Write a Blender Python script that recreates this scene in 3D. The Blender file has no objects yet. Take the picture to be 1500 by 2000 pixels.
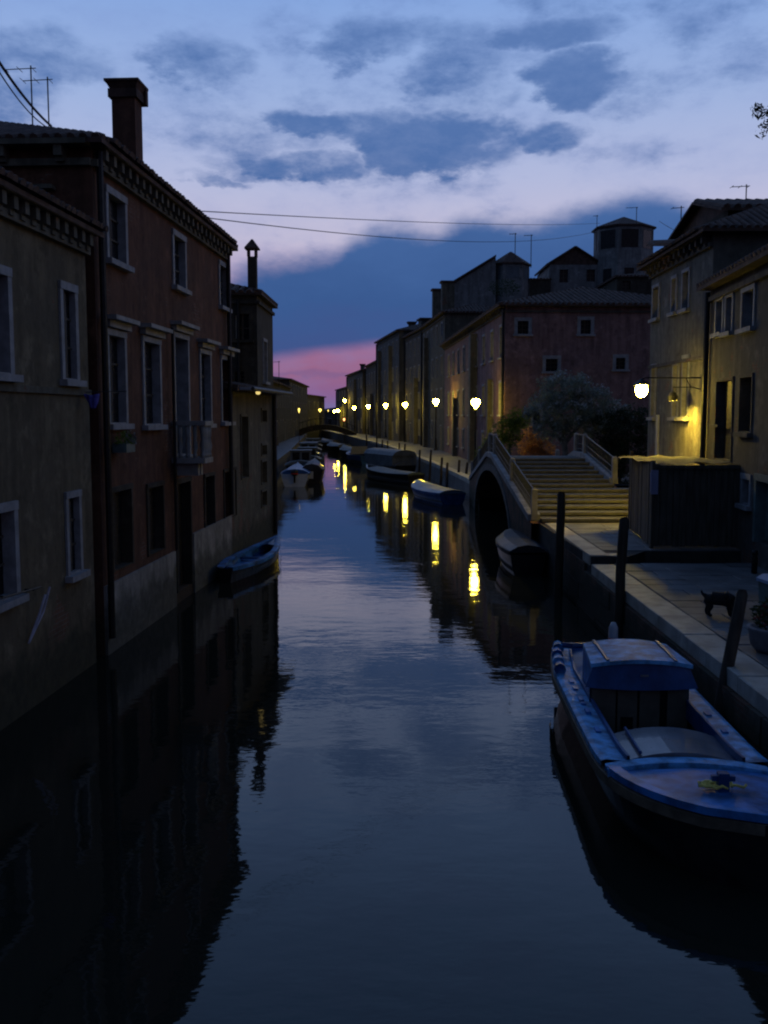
import bpy, math, random
from mathutils import Vector, Matrix
random.seed(7)
S = bpy.context.scene
COL = S.collection
R = math.radians

# ------------------------------------------------------------------ camera
F = 1944.0; CH = 4.3; PITCH = math.atan(190 / F)
cam = bpy.data.cameras.new('camera'); camo = bpy.data.objects.new('camera', cam); COL.objects.link(camo)
camo.location = (0, 0, CH); camo.rotation_euler = (math.pi / 2 - PITCH, 0, 0)
cam.sensor_fit = 'VERTICAL'; cam.sensor_height = 36; cam.lens = 36 * F / 2000
cam.clip_end = 3000; cam.clip_start = 0.05
S.camera = camo
S.render.resolution_x = 768; S.render.resolution_y = 1024
S.view_settings.view_transform = 'Standard'; S.view_settings.look = 'None'
S.view_settings.exposure = 0; S.view_settings.gamma = 1; S.view_settings.use_curve_mapping = False
S.cycles.use_denoising = True; S.cycles.max_bounces = 5; S.cycles.diffuse_bounces = 2
S.cycles.glossy_bounces = 3; S.cycles.transparent_max_bounces = 4
S.cycles.filter_width = 2.1
S.cycles.sample_clamp_indirect = 3

def lin(c):
    return tuple(((v / 255) / 12.92 if v <= 10 else ((v / 255 + .055) / 1.055) ** 2.4) for v in c)

# ------------------------------------------------------------------ world: dusk sky with cloud banks
W = bpy.data.worlds.new("World"); S.world = W; W.use_nodes = True
nt = W.node_tree; N = nt.nodes; LK = nt.links; N.clear()
def wn(t, **k):
    n = N.new(t)
    for a, b in k.items(): setattr(n, a, b)
    return n
def wm(op, a, b=None, c=None, clamp=False):
    n = wn('ShaderNodeMath', operation=op, use_clamp=clamp)
    for i, v in enumerate((a, b, c)):
        if v is None: continue
        if isinstance(v, (int, float)): n.inputs[i].default_value = v
        else: LK.new(v, n.inputs[i])
    return n.outputs[0]
def wramp(fac, pts):
    n = wn('ShaderNodeValToRGB'); cr = n.color_ramp
    while len(cr.elements) > 1: cr.elements.remove(cr.elements[-1])
    for i, (p, c) in enumerate(pts):
        e = cr.elements[0] if i == 0 else cr.elements.new(p)
        e.position = p; e.color = (*lin(c), 1)
    LK.new(fac, n.inputs[0]); return n.outputs[0]
def wmix(f, a, b, mode='MIX'):
    n = wn('ShaderNodeMix', data_type='RGBA', blend_type=mode)
    for i, v in ((0, f), (6, a), (7, b)):
        if isinstance(v, (int, float)): n.inputs[i].default_value = v
        elif isinstance(v, tuple): n.inputs[i].default_value = (*v, 1)
        else: LK.new(v, n.inputs[i])
    return n.outputs[2]
def wsmooth(x, lo, hi):
    n = wn('ShaderNodeMapRange', interpolation_type='SMOOTHSTEP')
    LK.new(x, n.inputs[0])
    for i, v in ((1, lo), (2, hi)):
        if isinstance(v, (int, float)): n.inputs[i].default_value = v
        else: LK.new(v, n.inputs[i])
    n.inputs[3].default_value = 0; n.inputs[4].default_value = 1
    return n.outputs[0]
tc = wn('ShaderNodeTexCoord'); sep = wn('ShaderNodeSeparateXYZ'); LK.new(tc.outputs['Generated'], sep.inputs[0])
az = wm('ARCTAN2', sep.outputs[0], sep.outputs[1]); el = wm('ARCSINE', sep.outputs[2])
cmb = wn('ShaderNodeCombineXYZ'); LK.new(az, cmb.inputs[0]); LK.new(wm('MULTIPLY', el, 2.0), cmb.inputs[1])
def wnoise(scale, detail=4, rough=.55, z=0.0):
    mp = wn('ShaderNodeVectorMath', operation='ADD'); LK.new(cmb.outputs[0], mp.inputs[0]); mp.inputs[1].default_value = (z * 3.1, z * 1.7, z)
    n = wn('ShaderNodeTexNoise'); LK.new(mp.outputs[0], n.inputs['Vector'])
    n.inputs['Scale'].default_value = scale; n.inputs['Detail'].default_value = detail; n.inputs['Roughness'].default_value = rough
    return wm('SUBTRACT', n.outputs['Fac'], .5)
nA = wnoise(5.5, 5, .6); nB = wnoise(5.5, 5, .6, 7.3); nC = wnoise(11, 6, .62, 3.1)
nD = wnoise(26, 5, .65, 9.1)
azd = wm('ADD', az, wm('ADD', wm('MULTIPLY', nA, .15), wm('MULTIPLY', nC, .09)))
eld = wm('ADD', el, wm('ADD', wm('MULTIPLY', nB, .055), wm('MULTIPLY', nC, .05)))
base = wramp(wm('DIVIDE', el, 1.6), [(0, (112, 100, 150)), (.012, (134, 98, 146)), (.026, (152, 98, 132)), (.045, (156, 108, 146)),
        (.075, (180, 150, 182)), (.105, (196, 190, 214)), (.14, (178, 186, 220)), (.185, (156, 178, 222)), (.25, (128, 164, 222)),
        (.36, (108, 146, 204)), (.6, (78, 114, 172)), (1, (56, 88, 142))])
# soft cloud wash
wash = wsmooth(nC, -.12, .2)
base = wmix(wm('MULTIPLY', wash, .22), base, lin((120, 142, 200)))
def ex(px): return math.atan((px - 750) / F)
def ey(py): return math.atan((810 - py) / F)
blobs = [(760,112,135,42,.62),(870,150,110,60,.55),(600,255,115,30,.75),(820,300,175,55,.95),(720,262,140,40,.72),(610,348,130,24,.7),
 (480,362,120,18,.4),(425,388,75,11,.5),(1055,300,75,32,.65),(1100,195,120,40,.85),(1070,106,140,34,.65),(1310,95,85,75,.45),
 (900,222,90,36,.4),(410,142,85,40,.5),(130,172,120,52,.5),(30,225,150,70,.42),(1160,35,230,60,.38),(1460,35,80,60,.35),(1230,255,95,26,.3),
 (960,60,90,50,.2),(900,200,520,200,.20),(640,300,300,80,.34),(1200,110,330,130,.30),(330,230,260,90,.14)]
cloud = None
for (px, py, rx, ry, st) in blobs:
    dx = wm('DIVIDE', wm('SUBTRACT', azd, ex(px)), rx * 1.25 / F); dy = wm('DIVIDE', wm('SUBTRACT', eld, ey(py)), ry * 1.35 / F)
    d2 = wm('ADD', wm('MULTIPLY', dx, dx), wm('MULTIPLY', dy, dy))
    m = wm('MULTIPLY', wsmooth(d2, 1.15, .05), st)
    cloud = m if cloud is None else wm('MAXIMUM', cloud, m)
# scattered cloud for the rest of the sky
spread = wm('MULTIPLY', wsmooth(wm('ABSOLUTE', az), .42, .6), wsmooth(wnoise(2.6, 5, .6, 1.9), 0.0, .2))
up = wm('MULTIPLY', wsmooth(el, .42, .6), wsmooth(wnoise(2.2, 5, .6, 5.5), .02, .22))
cloud = wm('MAXIMUM', cloud, wm('MULTIPLY', wm('MAXIMUM', spread, up), .6))
cloud = wsmooth(wm('ADD', cloud, wm('ADD', wm('MULTIPLY', nC, 1.1), wm('MULTIPLY', nD, .62))), .07, .80)
cloud = wm('MULTIPLY', cloud, wm('ADD', .95, wm('MULTIPLY', nD, .5)), clamp=True)
# low bank: upper edge as a curve of azimuth
fc = wn('ShaderNodeFloatCurve'); cv = fc.mapping.curves[0]
edge = [(0, .17), (.25, .13)] + [((ex(px) + 1) / 2, ey(py)) for px, py in ((380, 585), (470, 528), (590, 500), (650, 495), (700, 462), (760, 440), (840, 448), (900, 425), (1000, 432), (1130, 408), (1200, 396), (1300, 405), (1390, 440), (1500, 470))] + [(.8, .14), (1, .16)]
while len(cv.points) < len(edge): cv.points.new(.5, .5)
for p, (x, y) in zip(cv.points, sorted(edge)): p.location = (x, y)
fc.mapping.update()
LK.new(wm('ADD', wm('MULTIPLY', wm('ADD', az, wm('MULTIPLY', nA, .05)), .5), .5), fc.inputs['Value'])
eedge = wm('ADD', fc.outputs[0], wm('MULTIPLY', nC, .035))
upm = wsmooth(wm('SUBTRACT', eedge, el), -.008, .022)
lowedge = wm('ADD', wm('MULTIPLY', az, .12), wm('ADD', .067, wm('MULTIPLY', nB, .02)))
lom = wsmooth(wm('SUBTRACT', el, lowedge), -.004, .012)
bank = wm('MULTIPLY', upm, lom)
streak = wm('MULTIPLY', wsmooth(wm('ABSOLUTE', wm('SUBTRACT', eld, .034)), .008, .0), .45)
cc_hi = wramp(wm('DIVIDE', el, 1.6), [(0, (62, 90, 142)), (.1, (70, 102, 158)), (.16, (82, 114, 170)), (.25, (96, 128, 184)), (.5, (74, 98, 158)), (1, (56, 76, 130))])
bankc = wramp(wm('ADD', wm('DIVIDE', el, .25), wm('MULTIPLY', nA, .6)), [(.2, (64, 84, 138)), (.45, (58, 90, 144)), (.75, (68, 102, 158)), (1, (82, 112, 168))])
col = wmix(wm('MINIMUM', cloud, 1), base, cc_hi)
col = wmix(streak, col, lin((112, 92, 140)))
col = wmix(bank, col, bankc)
# the sky darkens smoothly away from the afterglow (which lies straight ahead)
ct = wm('MULTIPLY', sep.outputs[1], 1.0)
dk = wsmooth(ct, -.7, .85)
dk = wm('ADD', wm('MULTIPLY', dk, .68), .32)
below = wsmooth(sep.outputs[2], -.06, 0.0)
dk = wm('MULTIPLY', dk, wm('ADD', wm('MULTIPLY', below, .75), .25))
vm = wn('ShaderNodeVectorMath', operation='SCALE'); LK.new(col, vm.inputs[0]); LK.new(dk, vm.inputs['Scale'])
bg = wn('ShaderNodeBackground'); LK.new(vm.outputs[0], bg.inputs[0]); bg.inputs[1].default_value = 1.0
out = wn('ShaderNodeOutputWorld'); LK.new(bg.outputs[0], out.inputs[0])
# last trace of the sunken sun: very weak, wide and low, from beyond the end of the canal
sl = bpy.data.lights.new('sun', 'SUN'); sl.energy = .001; sl.angle = R(30); sl.color = (1, .62, .6)
so = bpy.data.objects.new('sun', sl); COL.objects.link(so); so.rotation_euler = (R(84), 0, R(176)); so.location = (0, 0, 60)

# ------------------------------------------------------------------ materials
MATS = {}
def mat(name, build):
    if name in MATS: return MATS[name]
    m = bpy.data.materials.new(name); m.use_nodes = True
    nn = m.node_tree; nn.nodes.clear()
    o = nn.nodes.new('ShaderNodeOutputMaterial'); b = nn.nodes.new('ShaderNodeBsdfPrincipled')
    nn.links.new(b.outputs[0], o.inputs[0]); build(nn, b); MATS[name] = m
    return m
def mk(nn, t, **k):
    n = nn.nodes.new(t)
    for a, v in k.items():
        if a.startswith('i_'): n.inputs[a[2:].replace('_', ' ')].default_value = v
        else: setattr(n, a, v)
    return n
def pos(nn):
    return nn.nodes.new('ShaderNodeNewGeometry').outputs['Position']
def noise(nn, vec, scale, detail=4, rough=.55):
    n = mk(nn, 'ShaderNodeTexNoise'); nn.links.new(vec, n.inputs['Vector'])
    n.inputs['Scale'].default_value = scale; n.inputs['Detail'].default_value = detail; n.inputs['Roughness'].default_value = rough
    return n.outputs['Fac']
def rmp(nn, f, lo, hi):
    n = mk(nn, 'ShaderNodeMapRange', interpolation_type='SMOOTHSTEP'); nn.links.new(f, n.inputs[0])
    n.inputs[1].default_value = lo; n.inputs[2].default_value = hi; return n.outputs[0]
def mixc(nn, f, a, b, mode='MIX'):
    n = mk(nn, 'ShaderNodeMix', data_type='RGBA', blend_type=mode)
    for i, v in ((0, f), (6, a), (7, b)):
        if isinstance(v, (int, float)): n.inputs[i].default_value = v
        elif isinstance(v, tuple): n.inputs[i].default_value = (*v[:3], 1)
        else: nn.links.new(v, n.inputs[i])
    return n.outputs[2]
def scalev(nn, vec, s):
    n = mk(nn, 'ShaderNodeVectorMath', operation='MULTIPLY'); nn.links.new(vec, n.inputs[0]); n.inputs[1].default_value = s
    return n.outputs[0]
def bump(nn, b, h, strength, dist):
    n = mk(nn, 'ShaderNodeBump'); n.inputs['Strength'].default_value = strength; n.inputs['Distance'].default_value = dist
    nn.links.new(h, n.inputs['Height']); nn.links.new(n.outputs[0], b.inputs['Normal'])
def stucco(name, c, brick=(.17, .07, .045), lost=.56, rough=.92, tide=True):
    def f(nn, b):
        p = pos(nn)
        big = noise(nn, p, .55, 6, .62); fine = noise(nn, p, 6, 5, .6)
        streak = noise(nn, scalev(nn, p, (2.2, 2.2, .22)), 1.6, 5, .6)
        cc = mixc(nn, rmp(nn, streak, .35, .68), tuple(v * 1.25 for v in c), tuple(v * .5 for v in c))
        cc = mixc(nn, rmp(nn, big, .42, .66), cc, tuple(v * .62 + .012 for v in c))
        blot = noise(nn, p, 1.7, 6, .68)
        cc = mixc(nn, rmp(nn, blot, .5, .72), cc, tuple(v * 1.7 + .01 for v in c))
        cc = mixc(nn, rmp(nn, blot, .45, .3), cc, tuple(v * .4 for v in c))
        # fallen plaster: bricks showing
        bt = mk(nn, 'ShaderNodeTexBrick'); 
        sw = mk(nn, 'ShaderNodeSeparateXYZ'); nn.links.new(p, sw.inputs[0])
        ad = mk(nn, 'ShaderNodeMath', operation='ADD'); nn.links.new(sw.outputs[0], ad.inputs[0]); nn.links.new(sw.outputs[1], ad.inputs[1])
        cb = mk(nn, 'ShaderNodeCombineXYZ'); nn.links.new(ad.outputs[0], cb.inputs[0]); nn.links.new(sw.outputs[2], cb.inputs[1])
        nn.links.new(cb.outputs[0], bt.inputs['Vector']); bt.inputs['Scale'].default_value = 4
        bt.inputs['Color1'].default_value = (*brick, 1); bt.inputs['Color2'].default_value = (*[v * .6 for v in brick], 1)
        bt.inputs['Mortar'].default_value = (.14, .13, .11, 1); bt.inputs['Mortar Size'].default_value = .03
        bt.inputs['Brick Width'].default_value = 1.0; bt.inputs['Row Height'].default_value = .3
        hz = mk(nn, 'ShaderNodeMapRange'); nn.links.new(sw.outputs[2], hz.inputs[0]); hz.inputs[1].default_value = 0; hz.inputs[2].default_value = 3.2; hz.inputs[3].default_value = .09; hz.inputs[4].default_value = 0
        ma = mk(nn, 'ShaderNodeMath', operation='ADD'); nn.links.new(noise(nn, p, .8, 7, .7), ma.inputs[0]); nn.links.new(hz.outputs[0], ma.inputs[1])
        mask = rmp(nn, ma.outputs[0], lost, lost + .05)
        cc = mixc(nn, mask, cc, bt.outputs['Color'])
        if tide:
            tz = mk(nn, 'ShaderNodeMath', operation='ADD'); nn.links.new(sw.outputs[2], tz.inputs[0])
            t2 = mk(nn, 'ShaderNodeMath', operation='MULTIPLY'); nn.links.new(noise(nn, p, 2.2, 4), t2.inputs[0]); t2.inputs[1].default_value = -1.1
            nn.links.new(t2.outputs[0], tz.inputs[1])
            cc = mixc(nn, rmp(nn, tz.outputs[0], .55, .0), cc, (.018, .022, .014))
        cc = mixc(nn, .3, cc, mixc(nn, fine, (.0, .0, .0), tuple(v * 2 for v in c)))
        nn.links.new(cc, b.inputs['Base Color']); b.inputs['Roughness'].default_value = rough
        b.inputs['Specular IOR Level'].default_value = .2
        bump(nn, b, fine, .5, .02)
    return mat(name, f)
def plain(name, c, rough=.7, var=.35, scale=8, metal=0, spec=.3, bmp=.25, stretch=None, c2=None, coat=0):
    def f(nn, b):
        p = mk(nn, 'ShaderNodeTexCoord').outputs['Object'] if stretch is not None else pos(nn)
        if stretch: p = scalev(nn, p, stretch)
        n = noise(nn, p, scale, 5, .6)
        a = tuple(v * (1 - var) for v in c); bb = c2 or tuple(min(1, v * (1 + var)) for v in c)
        nn.links.new(mixc(nn, rmp(nn, n, .3, .7), a, bb), b.inputs['Base Color'])
        r = mk(nn, 'ShaderNodeMapRange'); nn.links.new(noise(nn, p, scale * 2.3, 3), r.inputs[0])
        r.inputs[3].default_value = max(.03, rough - .12); r.inputs[4].default_value = min(1, rough + .12)
        nn.links.new(r.outputs[0], b.inputs['Roughness'])
        b.inputs['Metallic'].default_value = metal; b.inputs['Specular IOR Level'].default_value = spec
        b.inputs['Coat Weight'].default_value = coat
        if bmp: bump(nn, b, n, bmp, .01)
    return mat(name, f)
def emis(name, c, s):
    def f(nn, b):
        b.inputs['Base Color'].default_value = (*c, 1); b.inputs['Emission Color'].default_value = (*c, 1); b.inputs['Emission Strength'].default_value = s
    return mat(name, f)
M_ochre = stucco('old_ochre_plaster', (.125, .098, .060), lost=.63)
M_red = stucco('dark_red_plaster', (.100, .045, .027), lost=.6)
M_grey = stucco('grey_plaster', (.110, .098, .072), lost=.6)
M_brown = stucco('brown_plaster', (0.052, 0.043, 0.032), lost=.66)
M_pink = stucco('pink_plaster', (.215, .125, .115), lost=.72)
M_cream = stucco('cream_plaster', (.125, .117, .100), lost=.6)
M_tan = stucco('tan_plaster', (.085, .078, .070), lost=.58)
M_pale = stucco('pale_weathered_plaster', (.105, .10, .092), lost=.7)
M_hazed = stucco('haze_paled_plaster', (.19, .185, .18), lost=.75, tide=False)  # distance haze put into the wall colour by a paler tone
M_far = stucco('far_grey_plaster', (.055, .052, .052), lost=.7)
M_plinth = stucco('damp_render', (.24, .225, .205), lost=.74)
M_istria = plain('istrian_stone', (.24, .235, .225), .7, .25, 3)
M_frame = plain('window_stone', (.235, .235, .245), .75, .2, 5)
M_edge = plain('quay_edge_stone', (.33, .31, .27), .6, .3, 2.2)
M_slab = plain('trachyte_paving', (.12, .118, .118), .6, .35, 1.6)
M_joint = plain('dark_joint_ground', (.045, .042, .038), .9, .3, 3)
M_quaywall = stucco('slimy_quay_stone', (.06, .055, .042), lost=.5)
M_arch = plain('dark_arch_stone', (.085, .085, .082), .75, .3, 3)
M_cope = plain('worn_coping_stone', (.22, .22, .22), .7, .3, 3)
M_step = plain('bridge_step_stone', (.085, .085, .078), .75, .35, 2.5)
M_nosing = plain('step_nosing_stone', (.115, .11, .095), .7, .25, 4)
M_tile = plain('clay_roof_tile', (.075, .042, .03), .85, .45, 3)
M_wood = plain('weathered_wood', (.075, .06, .045), .8, .4, 3, stretch=(6, 6, .7))
M_plank = plain('dark_hoarding_wood', (.075, .066, .055), .8, .4, 2, stretch=(6, 6, .7))
M_plank2 = plain('brown_hoarding_wood', (.10, .075, .055), .8, .4, 2, stretch=(6, 6, .7))
M_pile = plain('wet_mooring_wood', (.04, .032, .024), .8, .4, 3, stretch=(5, 5, .6))
M_shutter = plain('dark_green_shutter_paint', (.018, .024, .02), .6, .3, 6)
M_shutterb = plain('black_shutter_paint', (.012, .011, .011), .6, .3, 6)
M_iron = plain('wrought_iron', (.02, .02, .021), .5, .3, 9, metal=.5)
M_bars = plain('grey_painted_iron', (.05, .055, .06), .5, .3, 9, metal=.3)
M_glass = plain('window_glass', (.008, .009, .011), .28, .2, 2, spec=.2, bmp=0)
M_blue = plain('boat_blue_paint', (.02, .13, .36), .5, .6, 3, spec=.4, bmp=.2, coat=.15)
M_bluelight = plain('boat_sky_blue_paint', (.08, .27, .50), .55, .6, 6, spec=.3, bmp=.5, coat=.0)
M_bluedark = plain('boat_navy_paint', (.010, .055, .17), .4, .3, 3, bmp=.05)
M_hull = plain('black_tarred_hull', (.010, .010, .011), .35, .4, 3, bmp=.1)
M_rub = plain('tan_rubbing_strake', (.11, .085, .06), .6, .4, 4)
M_panel = plain('beige_cabin_panel', (.085, .075, .062), .6, .2, 5)
M_hatch = plain('grey_hatch_cover', (.13, .13, .15), .32, .25, 2, bmp=.1, coat=.3)
M_boatin = plain('boat_inside_wood', (.05, .045, .04), .7, .3, 5)
M_white = plain('white_boat_paint', (.36, .37, .40), .35, .12, 3, coat=.3)
M_greycover = plain('grey_boat_cover', (.11, .12, .13), .6, .25, 2)
M_greencover = plain('grey_green_boat_cover', (.07, .09, .09), .6, .25, 2)
M_blackcover = plain('black_glossy_boat_cover', (.018, .018, .024), .6, .3, 2, coat=.1, bmp=.2)
M_bluecover = plain('pale_blue_boat_cover', (.07, .12, .18), .5, .3, 1.5, coat=.1)
M_redp = plain('red_plastic', (.45, .03, .025), .4, .1, 3)
def leafmat(name, c, var=.45, sc=1.5, tr=.5):
    m = plain(name, c, .55, var, sc, bmp=0); nn = m.node_tree
    o = [n for n in nn.nodes if n.type == 'OUTPUT_MATERIAL'][0]; b = [n for n in nn.nodes if n.type == 'BSDF_PRINCIPLED'][0]
    t = nn.nodes.new('ShaderNodeBsdfTranslucent'); mx = nn.nodes.new('ShaderNodeMixShader'); mx.inputs[0].default_value = tr
    nn.links.new(b.inputs['Base Color'].links[0].from_socket, t.inputs[0]); nn.links.new(b.outputs[0], mx.inputs[1]); nn.links.new(t.outputs[0], mx.inputs[2]); nn.links.new(mx.outputs[0], o.inputs[0])
    return m
M_leaf = leafmat('oleander_leaf', (.17, .21, .165), .4, 1.5, .35)
M_flower = plain('pale_oleander_flower', (.30, .31, .31), .7, .15, 3)
M_leafd = leafmat('dark_shrub_leaf', (.03, .045, .02))
M_ivy = leafmat('ivy_leaf', (.09, .14, .02))
M_glowleaf = leafmat('orange_glow_leaf', (.48, .24, .08), .35, 1.2, .6)  # bright warm leaf colour stands in for a lit orange patch
M_bark = plain('grey_bark', (.13, .125, .12), .9, .35, 5)
M_rope = plain('yellow_rope', (.62, .50, .12), .8, .25, 20)
M_ropew = plain('pale_hose', (.34, .32, .38), .6, .2, 5)
M_purple = plain('violet_blue_cloth', (.09, .08, .34), .8, .25, 6)
M_dog = plain('black_fur', (.008, .008, .008), .8, .3, 20, bmp=.5)
M_terra = plain('pale_planter_concrete', (.16, .16, .18), .85, .2, 6)
M_lb = plain('pale_blue_plastic', (.20, .28, .42), .5, .12, 3)
M_lilac = plain('lilac_paper', (.28, .28, .42), .8, .08, 4)
M_teal = plain('teal_grey_paint', (.09, .13, .13), .6, .25, 4)
M_lamp = emis('lamp_glass_lit', (1.0, .72, .07), 150)
M_lampw = emis('wall_lamp_glass_lit', (1.0, .70, .09), 180)
M_lampf = emis('far_lamp_glass_lit', (1.0, .72, .14), 3)
M_lampo = emis('orange_lamp_lit', (1.0, .35, .12), 5)
M_lampglint = emis('glowing_lamp_reflection', (1.0, .72, .10), .7)  # emission painting the reflection of a lamp in window glass

def water_mat():
    def f(nn, b):
        b.inputs['Base Color'].default_value = (.014, .0150, .0110, 1)
        b.inputs['Roughness'].default_value = .03; b.inputs['IOR'].default_value = 1.34
        p = pos(nn)
        w1 = noise(nn, scalev(nn, p, (.6, 1.0, 1)), .75, 2, .5)
        w2 = noise(nn, scalev(nn, p, (.8, 1.3, 1)), 2.6, 3, .55)
        w3 = noise(nn, scalev(nn, p, (.55, 1.2, 1)), 4.2, 3, .55)
        patch = rmp(nn, noise(nn, scalev(nn, p, (.8, 1.6, 1)), .17, 3, .5), .44, .68)
        a = mk(nn, 'ShaderNodeMath', operation='MULTIPLY'); nn.links.new(w1, a.inputs[0]); a.inputs[1].default_value = .0075
        bq = mk(nn, 'ShaderNodeMath', operation='MULTIPLY_ADD'); nn.links.new(w2, bq.inputs[0]); bq.inputs[1].default_value = .0028; nn.links.new(a.outputs[0], bq.inputs[2])
        pm = mk(nn, 'ShaderNodeMath', operation='MULTIPLY'); nn.links.new(patch, pm.inputs[0]); nn.links.new(w3, pm.inputs[1])
        c = mk(nn, 'ShaderNodeMath', operation='MULTIPLY_ADD'); nn.links.new(pm.outputs[0], c.inputs[0]); c.inputs[1].default_value = .0032; nn.links.new(bq.outputs[0], c.inputs[2])
        bump(nn, b, c.outputs[0], 1.0, 1.0)
    return mat('canal_water', f)

# ------------------------------------------------------------------ mesh builder
class MB:
    def __init__(s): s.v = []; s.f = []
    def add(s, vs, fs):
        o = len(s.v); s.v += [tuple(v) for v in vs]; s.f += [tuple(i + o for i in f) for f in fs]; return s
    def box(s, x0, x1, y0, y1, z0, z1, T=None):
        vs = [(x, y, z) for z in (z0, z1) for y in (y0, y1) for x in (x0, x1)]
        if T: vs = [T(*v) for v in vs]
        return s.add(vs, [(0, 2, 3, 1), (4, 5, 7, 6), (0, 1, 5, 4), (2, 6, 7, 3), (0, 4, 6, 2), (1, 3, 7, 5)])
    def prism(s, poly, z0, z1):
        n = len(poly); vs = [(x, y, z0) for x, y in poly] + [(x, y, z1) for x, y in poly]
        return s.add(vs, [tuple(reversed(range(n))), tuple(range(n, 2 * n))] + [(i, (i + 1) % n, n + (i + 1) % n, n + i) for i in range(n)])
    def tube(s, pts, rad, n=8, cap=True):
        pts = [Vector(p) for p in pts]; rs = rad if isinstance(rad, (list, tuple)) else [rad] * len(pts)
        vs = []; 
        for i, p in enumerate(pts):
            d = (pts[min(i + 1, len(pts) - 1)] - pts[max(i - 1, 0)]).normalized()
            a = d.cross(Vector((0, 0, 1)) if abs(d.z) < .9 else Vector((1, 0, 0))).normalized(); b = d.cross(a)
            for k in range(n):
                t = 2 * math.pi * k / n; vs.append(p + (a * math.cos(t) + b * math.sin(t)) * rs[i])
        fs = [(i * n + k, i * n + (k + 1) % n, (i + 1) * n + (k + 1) % n, (i + 1) * n + k) for i in range(len(pts) - 1) for k in range(n)]
        if cap: fs += [tuple(range(n)), tuple(reversed(range((len(pts) - 1) * n, len(pts) * n)))]
        return s.add(vs, fs)
    def lathe(s, c, prof, n=12, T=None, rot=0):
        vs = []
        for r, z in prof:
            for k in range(n):
                t = 2 * math.pi * k / n + rot; vs.append((c[0] + r * math.cos(t), c[1] + r * math.sin(t), c[2] + z))
        m = len(prof)
        fs = [(i * n + k, i * n + (k + 1) % n, (i + 1) * n + (k + 1) % n, (i + 1) * n + k) for i in range(m - 1) for k in range(n)]
        fs += [tuple(reversed(range(n))), tuple(range((m - 1) * n, m * n))]
        return s.add(vs, fs)
    def mesh(s, name, m=None, smooth=False):
        me = bpy.data.meshes.new(name); me.from_pydata(s.v, [], s.f); me.update()
        if m: me.materials.append(m)
        if smooth: me.polygons.foreach_set('use_smooth', [True] * len(me.polygons))
        return me
    def build(s, name, m, parent=None, loc=None, smooth=False, kind=None):
        o = bpy.data.objects.new(name, s.mesh(name, m, smooth)); COL.objects.link(o)
        if parent: o.parent = parent
        if loc: o.location = loc
        if kind: o['kind'] = kind
        return o
def tag(o, label, cat, group=None, kind=None):
    o['label'] = label; o['category'] = cat
    if group: o['group'] = group
    if kind: o['kind'] = kind
    return o
def thing(name, label, cat, loc=(0, 0, 0), rz=0, group=None):
    o = bpy.data.objects.new(name, None); COL.objects.link(o); o.location = loc; o.rotation_euler = (0, 0, rz)
    o.empty_display_size = .2
    return tag(o, label, cat, group)
def copy_tree(o, parent=None):
    c = o.copy(); COL.objects.link(c)
    if parent: c.parent = parent
    for ch in list(o.children): copy_tree(ch, c)
    return c
def inst(me, name, parent, M):
    o = bpy.data.objects.new(name, me); COL.objects.link(o); o.parent = parent; o.matrix_local = M; return o

# where a line of sight through a point of the photograph meets a depth, a level or a facade
def ray(px, py):
    d = Vector(((px - 750) / F, 1, -(py - 1000) / F))
    c, s_ = math.cos(PITCH), math.sin(PITCH)
    return Vector((d.x, d.y * c + d.z * s_, -d.y * s_ + d.z * c))
def at(px, py, Y): d = ray(px, py); t = Y / d.y; return Vector((d.x * t, Y, CH + d.z * t))
def lvl(px, py, z): d = ray(px, py); t = (z - CH) / d.z; return Vector((d.x * t, d.y * t, z))

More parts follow.
